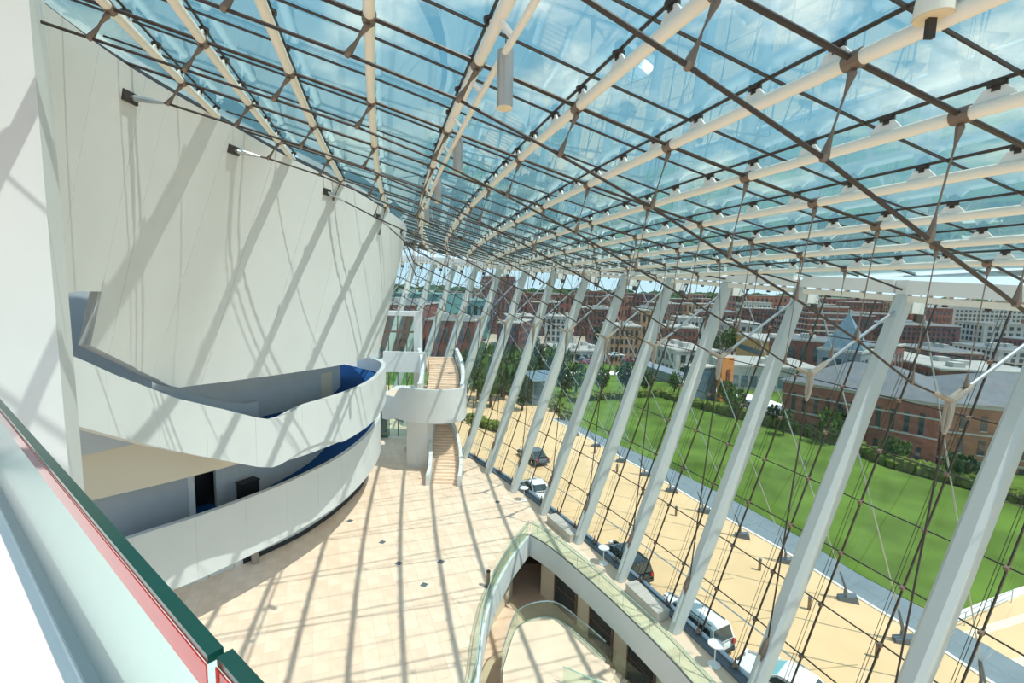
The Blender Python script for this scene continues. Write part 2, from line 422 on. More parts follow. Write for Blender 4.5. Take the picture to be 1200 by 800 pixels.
# dark gutter above the wall, up to the glass roof
g0 = inset(TC, .35); g1 = [V((p.x, p.y, ZR(p.x, p.y)+.25)) for p in inset(TC, .55)]
MB().wall(g0, g1, .3).build('gutter', CHAR, wall)
g2 = inset(TC, .05)
MB().wall([p+V((0, 0, -.02)) for p in g2], [p+V((0, 0, .06)) for p in g2], .5).build('wall_coping', CHAR, wall)
# doorway recess at the head of the curved stair
R_ = [ruled(i, tb[i-1] if i == jamb else tb[i]) for i in range(0, jamb+1)]
R2_ = [ruled(i, tb[min(i, jamb-1)]) for i in range(0, jamb+12)]
rb = inset(R_, 2.6)
MB().wall(at(inset(R2_, 2.6), 13.0), at(inset(R2_, 2.6), 20.5), .2).build('recess_wall', GREYW, wall)
MB().slab(inset(R_, .1), rb, R_[-1].z+.02, R_[-1].z+.3).build('recess_soffit', GREYW, wall)
# pier beside the wall
pe = [atY(38, 40, 10.3), atY(78, 530, 10.3)]
px_ = (pe[0].x+pe[1].x)/2
pier = sroot('wall_near')
MB().prism([(px_, 10.3), (px_-.9, 11.6), (-19, 11.6), (-19, 3.5)], 3, 24.6).build('pier', WHITE, pier)

n0 = len(drum_v); drum_v += [V((px_, 10.3, 3)), V((-19, 3.5, 3)), V((-19, 3.5, 24.6)), V((px_, 10.3, 24.6))]; drum_f.append((n0, n0+1, n0+2, n0+3))
DRUM = BVHTree.FromPolygons([tuple(p) for p in drum_v], drum_f)
# --- balconies
def pix_z(P, fy):
    """height at which the plumb line over plan point P meets the photo line y=fy(x)"""
    best = None; z = 4.0
    while z < 18.5:
        x, y = pix((P.x, P.y, z)); d = abs(y-fy(x))
        if best is None or d < best[0]: best = (d, z)
        z += .02
    return best[1]
def pl(tab): return lambda x: lerpk(tab, x)
T1 = pl([(60, 407), (75, 412), (130, 437), (205, 466), (260, 479), (300, 489), (320, 492.5), (330, 488), (342, 481), (360, 474), (400, 462), (425, 452)])
B1 = pl([(60, 489), (78, 495), (130, 510), (200, 527), (260, 539), (300, 546.5), (318, 548), (332, 543), (345, 533), (360, 524), (400, 509.5), (425, 495)])
top1, bot1 = [], []
for i, p in enumerate(PC1):
    x = pix((p.x, p.y, 11.6))[0]
    if x < 400 and p.y < 31:
        zt, zb = pix_z(p, T1), pix_z(p, B1)
    else: zt, zb = 11.6, 8.7
    if x > 380 and p.y < 31: 
        f = max(0, min(1, (x-380)/20)); zt = zt*(1-f)+11.6*f; zb = zb*(1-f)+8.7*f
    top1.append(zt); bot1.append(zb)
def parapet(root, PC, tops, bots, th, step, m=WHITE):
    n = len(PC)-1
    for a in range(0, n, step):
        b = min(n, a+step)
        lo = [V((PC[i].x, PC[i].y, bots[i])) for i in range(a, b+1)]; hi = [V((PC[i].x, PC[i].y, tops[i])) for i in range(a, b+1)]
        for P in (lo, hi): P[0] = P[0].lerp(P[1], .008); P[-1] = P[-1].lerp(P[-2], .008)
        MB().wall(lo, hi, th).build('parapet_panel', m, root, smooth=True)
    lo = [V((PC[i].x, PC[i].y, bots[i]+.05)) for i in range(n+1)]; hi = [V((PC[i].x, PC[i].y, tops[i]-.02)) for i in range(n+1)]
    MB().wall(inset(lo, .06), inset(hi, .06), th-.1).build('backing', GREYW, root)
b1 = thing('balcony', 'white upper balcony with blue carpet whose parapet climbs into a curved stair', 'balcony', (-13, 31, 8.3), None)
parapet(b1, PC1, top1, bot1, .32, 6)
# resample inner curve against the parapet curve for floors
def between(P, Q, n):
    f = lambda X: [X[0]]+[X[round(k*(len(X)-1)/n)] for k in range(1, n)]+[X[-1]]
    return f(P), f(Q)
i0 = next(i for i in range(len(PC1)) if PC1[i].y > 23.2)
A_, B_ = between(inset(PC1, .1)[i0:], IN1[max(0, next(i for i in range(len(IN1)) if IN1[i].y > 23.9)):]+[V((-16.0, 42.5, 0)), V((-16.5, 45, 0))], 30)
MB().slab(A_, B_, 10.15, 10.5).build('carpet', BLUE, b1)
MB().slab(A_, B_, 8.75, 10.14).build('soffit_slab', WHITE, b1)
MB().wall(at(IN1, 10.5), at(IN1, 16.5), .25).build('inner_wall', GREYW, b1, smooth=True)
# ceiling over the upper balcony (underside of the tall wall)
A2, B2 = between(inset(BC, .2)[max(0, jamb+22):], IN1[20:]+[V((-16.5, 43, 0))], 30)
MB().slab(A2, B2, 13.65, 13.85).build('ceiling_panel', GREYW, b1)
# stair floor behind the climbing parapet
sl_a = [V((p.x, p.y, t-1.15)) for p, t in zip(inset(PC1, .3), top1)][:i0+4]
for i in range(0, len(sl_a)-1):
    p, q_ = sl_a[i], sl_a[i+1]; d = (q_-p); d.z = 0; nn = V((-d.y, d.x, 0)).normalized()
    z = max(p.z, q_.z)
    MB().hexa([V((c.x, c.y, zz)) for zz in (z-.35, z) for c in (p, q_, q_+nn*1.7, p+nn*1.7)]).build('stair_tread', BLUE, b1)
hr = [V((p.x, p.y, t-.12)) for p, t in zip(inset(PC1, 1.9), top1)][2:i0-2]
hrail = MB().path(hr, .028, 6).build('handrail', DARK, b1)
for p in hr[2::5]: MB().tube(p-V((0, 0, .02)), p+V((-.2, .16, -.18)), .018, 5).build('handrail_bracket', DARK, hrail)
# stair inner guard (below the sloping wall edge)
ig = inset(PC1, 2.3)[:i0+2]
MB().wall([V((p.x, p.y, t-1.4)) for p, t in zip(ig, top1)], [V((p.x, p.y, t+.5)) for p, t in zip(ig, top1)], .2).build('stair_guard', GREYW, b1, smooth=True)

b2 = thing('balcony', 'white lower balcony with blue carpet and a level curved parapet', 'balcony', (-13.5, 31, 3.0), None)
bots2 = [3.0]*len(PC2); tops2 = [6.3]*len(PC2)
parapet(b2, PC2, tops2, bots2, .32, 6)
A_, B_ = between(inset(PC2, .1), IN2+[V((-17.5, 45, 0))], 34)
MB().slab(A_, B_, 4.85, 5.2).build('carpet', BLUE, b2)
MB().slab(A_, B_, 3.05, 4.84).build('soffit_slab', WHITE, b2)
dl = min(range(len(IN2)), key=lambda i: abs(pix((IN2[i].x, IN2[i].y, 5.2))[0]-225)); dr = min(range(len(IN2)), key=lambda i: abs(pix((IN2[i].x, IN2[i].y, 5.2))[0]-252))
dr = max(dr, dl+2)
MB().wall(at(IN2[:dl+1], 5.2), at(IN2[:dl+1], 9.2), .25).build('inner_wall', GREYW, b2, smooth=True)
MB().wall(at(IN2[dr:], 5.2), at(IN2[dr:], 9.2), .25).build('inner_wall', GREYW, b2, smooth=True)
MB().wall(at(IN2[dl:dr+1], 7.8), at(IN2[dl:dr+1], 9.2), .25).build('door_header', GREYW, b2)
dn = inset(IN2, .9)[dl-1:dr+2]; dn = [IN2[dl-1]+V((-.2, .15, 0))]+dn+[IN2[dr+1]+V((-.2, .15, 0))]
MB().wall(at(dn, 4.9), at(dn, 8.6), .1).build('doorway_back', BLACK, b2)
MB().slab(IN2[dl:dr+1], inset(IN2, 1.3)[dl:dr+1], 5.15, 5.2).build('doorway_carpet', BLUE, b2)
p = IN2[dl]; MB().bar((p.x+.1, p.y-.06, 5.2), (p.x+.1, p.y-.06, 7.8), .1, .3, (1, 0, 0)).build('door_jamb', PAINT, b2)
p = G(268, 590, 5.2); MB().box((p.x-.15, p.y+.5, 6.9), (.8, .6, 3.4), .6).build('pilaster', GREYW, b2)
# bulkhead wall between the two balconies
BW = spline([(-21.5, 17.0), (-19.9, 18.9), (-18.4, 20.6), (-16.7, 22.5), (-15.0, 24.75), (-13.7, 26.9), (-12.7, 29.3), (-12.1, 31.5)], 40)
MB().wall(at(BW, 8.15), at(BW, 12.2), .3).build('bulkhead', BEIGEW, b2, smooth=True)
p = G(116, 560, 8.9); MB().box((p.x+.1, p.y-.05, 9.9), (.3, .35, 3.5), .8).build('bulkhead_pilaster', BEIGEW, b2)
A_, B_ = between(inset(BW, .32), inset(IN2, -.02)[:60], 24)
MB().slab(A_, B_, 8.6, 8.8).build('ceiling_panel', GREYW, b2)
# ground-floor wall below
gw = sroot('wall_ground')
MB().wall(at(GW, 0), at(GW, 3.1), .3).build('wall_skin', WHITE, gw, smooth=True)
bb = [p for p in inset(GW, -.05)]
struct('baseboard_left', MB().wall(at(bb, 0), at(bb, .32), .06), CHAR)
gl = [V((-24.0, 21.0, 0)), V((-19.3, 26.2, 0)), V((-17.35, 28.4, 0)), V((-17.0, 28.75, 0))]
MB().wall(at(gl[:3], 0), at(gl[:3], 3.1), .3).build('wall_skin', BEIGEW, gw)
door = sroot('door_1')
d0, d1 = gl[1], gl[2]; dd = (d1-d0).normalized(); nn = V((dd.y, -dd.x, 0))
for j in range(2):
    a = d0+dd*(.15+j*1.4); c_ = a+dd*.65+nn*.05
    leaf = MB().bar(a+nn*.05+V((0, 0, 1.35)), a+dd*1.3+nn*.05+V((0, 0, 1.35)), .06, 2.7).build('door_leaf', PAINT, door)
    MB().bar(a+dd*(.2 if j else 1.1)+nn*.12+V((0, 0, .9)), a+dd*(.2 if j else 1.1)+nn*.12+V((0, 0, 1.3)), .03, .03, (1, 0, 0)).build('door_handle', DARK, leaf)

# ================================================================== FACADE
KMIN, KMAX = -3, 14
GO = 1.1      # glazing stands this far outside the columns
def colax(k, t, off=0.0): return FP(k, RH(k)*t+off, ZH(k)*t)
for k in range(KMIN, KMAX):
    b = colax(k, 0); h = colax(k, 1.0)
    ct = thing('facade_column', 'tall white leaning steel column standing along the inside of the glass wall', 'column', b, 'leaning columns along the glass wall')
    mb = MB(); tn = TAN_(k); rd = RAD(k); n = 9; rings = []
    ax = (h-b).normalized(); q_ = ax.cross(tn).normalized()
    for i in range(n+1):
        t = i/n; w_ = .29+.085*math.sin(math.pi*min(1, t*1.02)); dp = .33+.10*math.sin(math.pi*t); c = b.lerp(h, t*1.012)
        rings.append([c+tn*x*w_+q_*y*dp for x, y in ((-1, -.55), (-.55, -1), (.55, -1), (1, -.55), (1, .55), (.55, 1), (-.55, 1), (-1, .55))])
    vs = [p for r in rings for p in r]
    for p in vs[:8]: p.z = 0
    fs = [(i*8+j, i*8+(j+1) % 8, (i+1)*8+(j+1) % 8, (i+1)*8+j) for i in range(n) for j in range(8)]+[tuple(reversed(range(8))), tuple(n*8+j for j in range(8))]
    mb.add(vs, fs); mb.build('shaft', COLM, ct)
    hz = ZR(h.x, h.y)
    MB().bar(h-V((0, 0, .1)), h+V((0, 0, max(.7, hz-h.z+.25))), .5, .34, rd).build('head_post', PAINT, ct)
    MB().bar(h+rd*.35-V((0, 0, .25)), h+rd*1.2-V((0, 0, .3)), .45, .55).build('head_bracket', COLM, ct)
    MB().bar(h+rd*1.15-V((0, 0, .95)), h+rd*1.3+V((0, 0, .12)), .4, .12, tn).build('head_plate', DARK, ct)
    # tie bracket near the foot
    f0 = colax(k, .125)-rd*.42
    MB().bar(colax(k, .03)-rd*.35, f0, .10, .26, rd).build('foot_fin', COLM, ct)
    MB().path([f0-ax*.25, f0+ax*.1, f0+ax*.55, f0+ax*.85], [.07, .15, .12, .035], 8).build('tie_clevis', BRONZE, ct)
# ring beam
rbm = thing('ring_beam', 'white double-tube ring beam linking the column heads under the glass roof', 'beam', FP(8, RH(8), ZH(8)))
for k in range(KMIN, KMAX-1):
    a, b = FP(k, RH(k), ZH(k)), FP(k+1, RH(k+1), ZH(k+1))
    d = (b-a).normalized(); a2, b2_ = a+d*.28, b-d*.28; u = V((0, 0, 1))
    seg = MB().bar(a2+u*.66, b2_+u*.66, .6, .6).build('beam_segment', PAINT, rbm)
    MB().bar(a2+u*.14, b2_+u*.14, .42, .26).build('lower_chord', CREAM, rbm)
    for j in range(1, 6):
        p = a2.lerp(b2_, j/6); MB().bar(p+u*.26, p+u*.38, .1, .3, RAD(k)).build('spacer', CREAM, seg)
    for j in (.3, .62):
        p = a2.lerp(b2_, j); MB().cyl((p.x, p.y), .1, p.z-.1, p.z+.04, 10).build('downlight', DARK, rbm)
# facade glazing
win = sroot('window_1', FP(8, GO, 0))
ROWS = 8
def GP(k, t): return FP(k, RH(k)*t+GO, ZH(k)*t*1.0+.15)
hk = [KMIN+.15+.5*i for i in range(2*(KMAX-1-KMIN)+1)]
def trow(i): return i/ROWS if i else .005
for a, b in zip(hk, hk[1:]):
    for i in range(ROWS):
        P = [GP(a, trow(i)), GP(b, trow(i)), GP(b, trow(i+1)), GP(a, trow(i+1))]
        c = sum(P, V())/4; P = [p.lerp(c, .012) for p in P]; nrm = (P[1]-P[0]).cross(P[3]-P[0]).normalized()*.012
        MB().hexa([p-nrm for p in P]+[p+nrm for p in P]).build('pane', FCG, win)
for k in hk:
    mu = MB().bar(GP(k, 0), GP(k, 1.0), .052, .08, RAD(k)).build('mullion', DARK, win)
    nd_ = MB()
    for i in range(1, ROWS):
        p = GP(k, trow(i)); nd_ = MB(); nd_.bar(p-RAD(k)*.14-V((0, 0, .05)), p+RAD(k)*.05, .14, .14); nd_.build('clamp', BRONZE, mu)
    for s in (.34, .58):
        MB().path([FP(k, RH(k)*t+GO-s-.15*math.sin(math.pi*t), ZH(k)*t+.15) for t in [j/8 for j in range(9)]], .0105, 5).build('cable', DARK, win)
    p = GP(k, 0); MB().path([p+V((0, 0, -.12)), p+V((0, 0, .1))-RAD(k)*.25, p+V((0, 0, .5))-RAD(k)*.2], [.16, .13, .05], 7).build('cable_foot', BRONZE, win)
for i in range(1, ROWS):
    for k in range(KMIN, KMAX-1):
        for j in (0, .5):
            MB().bar(GP(k+j+.15, trow(i)), GP(k+j+.65, trow(i)), .045, .045).build('transom', DARK, win)
# sill gutter
sa = [FP(k*.5, .5, 0) for k in range(2*KMIN, 2*(KMAX-1)+1)]; sb = [FP(k*.5, GO+.12, 0) for k in range(2*KMIN, 2*(KMAX-1)+1)]
struct('trim_1', MB().slab(sa, sb, PZ-.2, .10), GUT)
sa = [FP(k*.5, GO-.16, 0) for k in range(2*KMIN, 2*(KMAX-1)+1)]; sb = [FP(k*.5, GO+.1, 0) for k in range(2*KMIN, 2*(KMAX-1)+1)]
struct('trim_2', MB().slab(sa, sb, .10, .17), STEEL)

# ================================================================== GLASS ROOF
def in_roof(P):
    r, k = rk(P)
    if r > RH(k)-.15: return False
    return True
def wall_side(P):
    """True on the lobby side of the wall's top curve"""
    best = min(range(len(TC)), key=lambda i: (TC[i].x-P.x)**2+(TC[i].y-P.y)**2)
    i = max(1, min(len(TC)-2, best)); t = TC[i+1]-TC[i-1]; nr = V((t.y, -t.x, 0)).normalized()
    return (P-TC[i]).dot(nr) > -.45
roof = sroot('ceiling', (0, 20, 21))
brk = MB(); brk.hexa([(-.30, -.025, .08), (.30, -.025, .08), (.30, .025, .08), (-.30, .025, .08), (-.12, -.025, .28), (.16, -.025, .28), (.16, .025, .28), (-.12, .025, .28)]); brk_me = brk.mesh('bracket', PAINT)
dsk = MB(); dsk.cyl((0, 0), .12, .29, .36, 12); dsk.cyl((0, 0), .065, .22, .29, 10); dsk_me = dsk.mesh('clamp_disc', DARK)
PNODES = {}
PUR_O = {}
for nm, rho in PUR:
    pts = []
    p0 = math.atan2(-9-OY, -math.sqrt(rho*rho-(9+OY)**2)); p0 = p0 % (2*math.pi)
    phi = p0; run = []
    while True:
        P = PP(rho, phi)
        if P.y > 72: break
        ok = in_roof(P) and (P.y < 3 or wall_side(P)) and P.x > -14
        if ok: run.append((phi, P))
        elif run: break
        phi -= .8/rho
    if len(run) < 3: continue
    PUR_O[nm] = run
    root = thing('roof_purlin', 'cream round steel purlin running lengthwise beneath the sloping glass roof', 'purlin', run[len(run)//2][1], 'round purlins under the glass roof')
    if nm == 'y': root['label'] = 'cream roof purlin carrying the thin rail with the cylinder lamps'; del root['group']
    MB().path([p for _, p in run], .112, 12).build('tube', CREAM, root, smooth=True)
    gb = MB().path([p+V((0, 0, .38)) for _, p in run], .034, 6).build('glazing_bar', DARK, root)
    acc = 0; far = MB(); fard = MB()
    for j in range(1, len(run)):
        if j % 2: continue
        p = run[j][1]; d = run[j][1]-run[j-1][1]; rz = math.atan2(d.y, d.x)
        if p.length < 1: continue
        dist = (p-CAMP).length
        if dist < 30 and p.y > 2:
            b_ = inst('bracket', brk_me, root, p, rz); inst('clamp_disc', dsk_me, b_, p)
            b_.children[0].location = (0, 0, 0)
        elif p.y > 2:
            far.bar(p+V((0, 0, .12)), p+V((0, 0, .46)), .16, .05, d)
    if far.v: far.build('brackets', PAINT, root, kind='stuff')
    # companion tube under purlin y
    if nm == 'y':
        low = [p+V((.19, .05, -.36)) for _, p in run if p.y < 46]
        MB().path(low, .065, 8).build('lamp_rail', CREAM, root, smooth=True)
        for j in range(2, len(low)-1, 3):
            MB().bar(low[j]+V((0, 0, .05)), run[j][1]-V((0, 0, .1)), .06, .2, V((0, 1, 0))).build('rail_hanger', PAINT, root)
# panes and cross bars between the purlins
rhos = [248.0, 250.0, 252.4]+[r for _, r in PUR]+[283.2]
def roof_at(k, rho):
    """point on radial line k with roof radius rho"""
    lo_, hi_ = -45.0, 12.0
    f = lambda r: math.hypot(FP(k, r, 0).x-OX, FP(k, r, 0).y-OY)
    for _ in range(40):
        m_ = (lo_+hi_)/2
        if f(m_) > rho: lo_ = m_
        else: hi_ = m_
    P = FP(k, lo_, 0); P.z = lerpk(ZT, rho)+.40; return P, lo_
npn = 0
panes = []
for a, b in zip(hk[4:]+[KMAX-.5], hk[5:]+[KMAX-.5, KMAX]):
    if a == b: continue
    for r0, r1 in zip(rhos, rhos[1:]):
        Q = [roof_at(a, r0), roof_at(b, r0), roof_at(b, r1), roof_at(a, r1)]
        if all(q_[1] > RH(a)+.1 for q_ in Q): continue
        P = [q_[0] for q_ in Q]
        # clip to the ring beam
        for i in range(4):
            kk = a if i in (0, 3) else b
            if Q[i][1] > RH(kk): P[i] = FP(kk, RH(kk), 0); P[i].z = ZR(P[i].x, P[i].y)+.40
        c = sum(P, V())/4
        if c.y > 3 and not (wall_side(c) or wall_side(P[0]) or wall_side(P[1])): continue
        panes.append(((c-CAMP).length, P))
panes.sort(key=lambda t: t[0])
rest = MB()
for n_, (_, P) in enumerate(panes):
    c = sum(P, V())/4; P = [p.lerp(c, .012) for p in P]
    if (P[1]-P[0]).length < .2 or (P[3]-P[0]).length < .2: continue
    nr = (P[1]-P[0]).cross(P[3]-P[0]).normalized()*.012
    if n_ < 300: MB().hexa([p-nr for p in P]+[p+nr for p in P]).build('pane', RFG, roof)
    else: rest.hexa([p-nr for p in P]+[p+nr for p in P])
if rest.v: rest.build('panes', RFG, roof, kind='stuff')
for k in hk[4:]+[KMAX-.5]:
    pts = []
    for rho in [248+.9*i for i in range(42)]:
        P, r = roof_at(k, rho)
        if r > RH(k): continue
        if P.y > 3 and not wall_side(P): continue
        if P.y < -8: continue
        pts.append(P-V((0, 0, .03)))
    if len(pts) > 2:
        gb = MB()
        for p_, q_ in zip(pts, pts[1:]):
            if (q_-p_).length < 2.5: gb.bar(p_, q_, .034, .05)
        if gb.v: gb.build('glazing_bar', DARK, roof)
# ------------------------------------------------------------------ cable trusses, one per column
CHT = [(-30, 26.0), (-22, 24.0), (-19, 23.2), (-16.5, 22.45), (-14.3, 21.73), (-12.06, 20.9), (-9.8, 20.02), (-7.47, 18.97), (-5.24, 18.0), (-2.76, 16.87), (-.4, 15.52), (1.75, 14.7)]
def clevis(mb, p, q, s=1.0):
    """forked fitting from p (wide) towards q"""
    d = (V(q)-V(p)).normalized(); mb.path([p, V(p)+d*.1*s, V(p)+d*.38*s, V(p)+d*.62*s], [.06*s, .095*s, .05*s, .02*s], 7)
for k in range(-1, KMAX):
    yr = 1.75+.18*max(0, k-9)*.5; Yp_ = FP(k, yr, 14.7)
    ct = thing('cable_truss', 'bronze rod roof truss with hangers and a forked cast knee tied to its column', 'roof truss', Yp_, 'rod trusses spanning from the wall to the columns')
    nodes = []; raf = []
    for nm, rho in PUR:
        P, r = roof_at(k, rho)
        if nm not in PUR_O or r > RH(k)-.6: continue
        P.z = lerpk(ZT, rho)
        if P.y > 3 and not wall_side(P): continue
        if P.y < -7: continue
        raf.append((r, P))
        zc = min(lerpk(CHT, r-.42), P.z-.72); nodes.append((r-.42, FP(k, r-.42, zc), P))
    h = FP(k, RH(k), ZH(k)+.5)
    raf.sort(key=lambda t: -t[0]); nodes.sort(key=lambda t: -t[0])
    if not raf: continue
    # rafter rod between purlins
    pr_ = [h]+[p for _, p in raf]
    last = pr_[-1]; d_ = (pr_[-1]-pr_[-2]).normalized() if len(pr_) > 1 else V((-1, 0, 0)); pr_.append(last+d_*1.2)
    for p_, q_ in zip(pr_, pr_[1:]): MB().tube(p_, q_, .046, 8).build('rafter_rod', DARK, ct)
    # chord
    ch = [n_ for n_ in nodes if n_[0] < .75]
    cpts = [Yp_+V((0, 0, .1))-RAD(k)*.3]+[n_[1] for n_ in ch]
    if len(cpts) > 1:
        d_ = (cpts[-1]-cpts[-2]).normalized()
        best = None
        for i in range(jamb-30 if jamb > 30 else 0, ND+1):
            P = ruled(i, .925); r_, k_ = rk(P)
            if r_ < -6 and (best is None or abs(k_-k) < best[0]): best = (abs(k_-k), i)
        i = best[1] if best else None
        if best and best[0] < .25 and pix(ruled(i, .9))[0] > 70:
            P = ruled(i, .925); t_ = ruled(min(i+1, ND), .9)-ruled(max(i-1, 0), .9); hit = (P, V((t_.y, -t_.x, 0)).normalized())
            while len(cpts) > 2 and (cpts[-1]-FP(k, 0, 0)).to_2d().length > (P-FP(k, 0, 0)).to_2d().length-.6: cpts.pop()
        else:
            hit = (None,)
            for zz in (.1, 0, -.08, -.16, -.25):
                hit = DRUM.ray_cast(cpts[-1], V((d_.x, d_.y, zz)).normalized(), 9)
                if hit[0] is not None: break
        if hit[0] is not None:
            cpts.append(hit[0])
            hn = hit[1] if hit[1].dot(d_) < 0 else -hit[1]
            pl_ = MB(); pl_.bar(hit[0]-hn*.05, hit[0]+hn*.06, .55, .32, (0, 0, 1)); pl_.build('anchor_plate', DARK, ct)
            cl = MB(); dd_ = (cpts[-2]-cpts[-1]).normalized(); cl.path([cpts[-1], cpts[-1]+dd_*.15, cpts[-1]+dd_*.6, cpts[-1]+dd_*.95], [.03, .10, .08, .035], 8); cl.build('end_socket', STEEL, ct)
        else:
            d3 = V((d_.x, d_.y, .05)).normalized(); cpts.append(cpts[-1]+d3*2.0)
            MB().path([cpts[-1]+d3*.1, cpts[-1], cpts[-1]-d3*.5, cpts[-1]-d3*.95], [.03, .11, .08, .035], 8).build('end_socket', STEEL, ct)
        for p_, q_ in zip(cpts, cpts[1:]): MB().tube(p_, q_, .036, 8).build('chord_rod', DARK, ct)
    for r_, nde, pu in nodes:
        if r_ >= .75:
            # short hanger down onto the strut
            t = (RH(k)-.3-r_)/(RH(k)-.3-yr); nde = h.lerp(Yp_, max(.1, min(1, t)))
        top = pu-V((0, 0, .12))
        hg = MB(); hg.tube(nde, top, .016, 6); hang = hg.build('hanger', BRONZE, ct)
        c1 = MB(); clevis(c1, nde-V((0, 0, .05)), top, .8); c1.build('lower_fork', BRONZE, hang)
        c2 = MB(); clevis(c2, top, nde, .7); c2.path([top-TAN_(k)*.13+V((0, 0, .12)), top+TAN_(k)*.13+V((0, 0, .12))], .135, 10); c2.build('upper_clamp', BRONZE, hang)
    # strut, knee casting and tie
    hs = h-V((0, 0, .75))-RAD(k)*.15
    ks = Yp_+(hs-Yp_).normalized()*1.0
    MB().tube(ks, hs, .065, 8).build('strut', STEEL, ct)
    sd = (hs-Yp_).normalized(); f0 = colax(k, .125)-RAD(k)*.42; td = (f0-Yp_).normalized(); cdv = (cpts[1]-Yp_).normalized() if len(cpts) > 1 else V((0, 0, 1))
    for dv_, ln in ((sd, 1.15), (td, 1.15), (cdv, .95)):
        kb = MB()
        for s in (-1, 1):
            o_ = TAN_(k)*s*.075
            kb.path([Yp_, Yp_+dv_*ln*.3+o_*.9, Yp_+dv_*ln*.7+o_, Yp_+dv_*ln], [.13, .085, .07, .05], 7)
        kb.build('knee_arm', CHROME, ct, smooth=True)
    ax = (colax(k, 1)-colax(k, 0)).normalized()
    MB().tube(Yp_+td*1.0, f0+ax*.8, .033, 7).build('tie_rod', DARK, ct)
# ------------------------------------------------------------------ outside stays
ANC = {1: (672, 510), 2: (697, 523), 3: (726, 541), 4: (755, 557), 5: (785, 576), 6: (823, 600), 7: (867, 629), 8: (920, 659), 9: (990, 703), 10: (1057, 752), 11: (1150, 815)}
for k, (u, v) in ANC.items():
    g = G(u, v, PZ); h = FP(k, RH(k)+1.25, ZH(k)+.3)
    st = thing('stay_cable', 'grey steel stay running from the roof edge down to its block on the plaza', 'stay cable', g, 'stays anchored along the slate strip')
    d = (h-g).normalized(); hd = V((d.x, d.y, 0)).normalized(); ang = math.atan2(hd.y, hd.x)
    e_ = g+V((0, 0, .75))
    MB().tube(e_+d*1.2, h, .036, 7).build('cable', STEEL, st)
    bl = MB(); a = V((math.cos(ang), math.sin(ang), 0)); n_ = V((-a.y, a.x, 0))
    bl.hexa([g+a*.4-n_*.25, g+a*.4+n_*.25, g-a*.75+n_*.25, g-a*.75-n_*.25]+[g+a*.4-n_*.25+V((0, 0, .2)), g+a*.4+n_*.25+V((0, 0, .2)), g-a*.6+n_*.22+V((0, 0, .5)), g-a*.6-n_*.22+V((0, 0, .5))]); bl.build('anchor_block', GUT, st)
    for s in (-1, 1): MB().path([e_+n_*s*.12-V((0, 0, .35)), e_+n_*s*.12, e_+n_*s*.05+d*1.2], [.09, .07, .05], 7).build('fork', GUT, st)
# ------------------------------------------------------------------ pendant lamps
for (u, v), D in (((592, 93), 9.0), ((537, 181), 14.7), ((513, 223), 20.3), ((500, 251), 26.0)):
    c = atY(u, v, D); hl = .48
    lp = thing('pendant_lamp', 'brushed metal cylinder lamp hanging from the thin rail under the roof', 'lamp', c, 'cylinder lamps along the roof rail')
    MB().cyl((c.x, c.y), .145, c.z-hl, c.z+hl, 20).build('housing', LAMP, lp, smooth=True)
    MB().cyl((c.x, c.y), .138, c.z-hl-.03, c.z-hl, 20).build('diffuser', LAMPB, lp)
    zt = ZR(c.x, c.y)-.5
    MB().tube((c.x, c.y, c.z+hl), (c.x, c.y, max(zt, c.z+hl+.3)), .012, 6).build('cord', DARK, lp)
c = atY(1096, -2, 6.2); c.z -= .16
fl = thing('flood_light', 'round cream floodlight clamped on top of the nearest roof purlin', 'lamp', c)
MB().cyl((c.x, c.y), .21, c.z-.05, c.z+.35, 20, .17).build('housing', CREAM, fl, smooth=True)
MB().cyl((c.x, c.y), .2, c.z-.07, c.z-.05, 20).build('lens', LAMPB, fl)
MB().bar((c.x-.02, c.y, c.z-.3), (c.x-.02, c.y, c.z), .06, .1, (1, 0, 0)).build('yoke', DARK, fl)
# ================================================================== FLOOR VOID AND LOWER LEVEL
vd = sroot('wall_void', (3, 24, -1.6))
rl = [V((p.x, p.y, 0)) for p in VOIDR]; ll = [V((p.x, p.y, 0)) for p in VOIDL]
MB().wall(at(rl, -1.6), at(rl, .0), .18).build('fascia', WHITE, vd, smooth=True)
MB().wall(at(ll, -1.6), at(ll, .0), .18).build('fascia', WHITE, vd, smooth=True)
struct('trim_3', MB().wall(at(rl, .0), at(rl, .05), .08), BRONZE)
struct('floor_lower', MB().add([(-9, 4, -5.2), (16, 4, -5.2), (16, 38, -5.2), (-9, 38, -5.2)], [(0, 1, 2, 3)]), TAN3)
lw = sroot('wall_lower', (6, 24, -5.2))
wl = inset(rl, 1.3); NW = len(wl)
MB().wall(at(wl, -5.2), at(wl, -1.55), .3).build('wall_skin', BEIGEW, lw, smooth=True)
ws = [2, 7, 12, 17]
for n_, i in enumerate(ws):
    a, b = wl[i], wl[min(NW-1, i+3)]
    if (b-a).length < .4: continue
    a2, b2_ = inset(wl, -.05)[i], inset(wl, -.05)[min(NW-1, i+3)]
    wn = MB().bar(a2.lerp(b2_, .5)*1+V((0, 0, -5.1))-V((0, 0, a2.z)), a2.lerp(b2_, .5)+V((0, 0, -1.9)), (b2_-a2).length, .06, (b2_-a2).cross(V((0, 0, 1)))).build('window', WINDK, lw)
    for p in (a2, b2_): MB().bar(p+V((0, 0, -5.2)), p+V((0, 0, -1.7)), .14, .12, (b2_-a2).normalized()).build('window_frame', BRONZE, wn)
    m_ = a2.lerp(b2_, .5); MB().bar(a2+V((0, 0, -3.6)), b2_+V((0, 0, -3.6)), .12, .08).build('window_bar', BRONZE, wn)
MB().wall(at(inset(ll, 1.3), -5.2), at(inset(ll, 1.3), -1.55), .3).build('wall_skin', BEIGEW, lw, smooth=True)
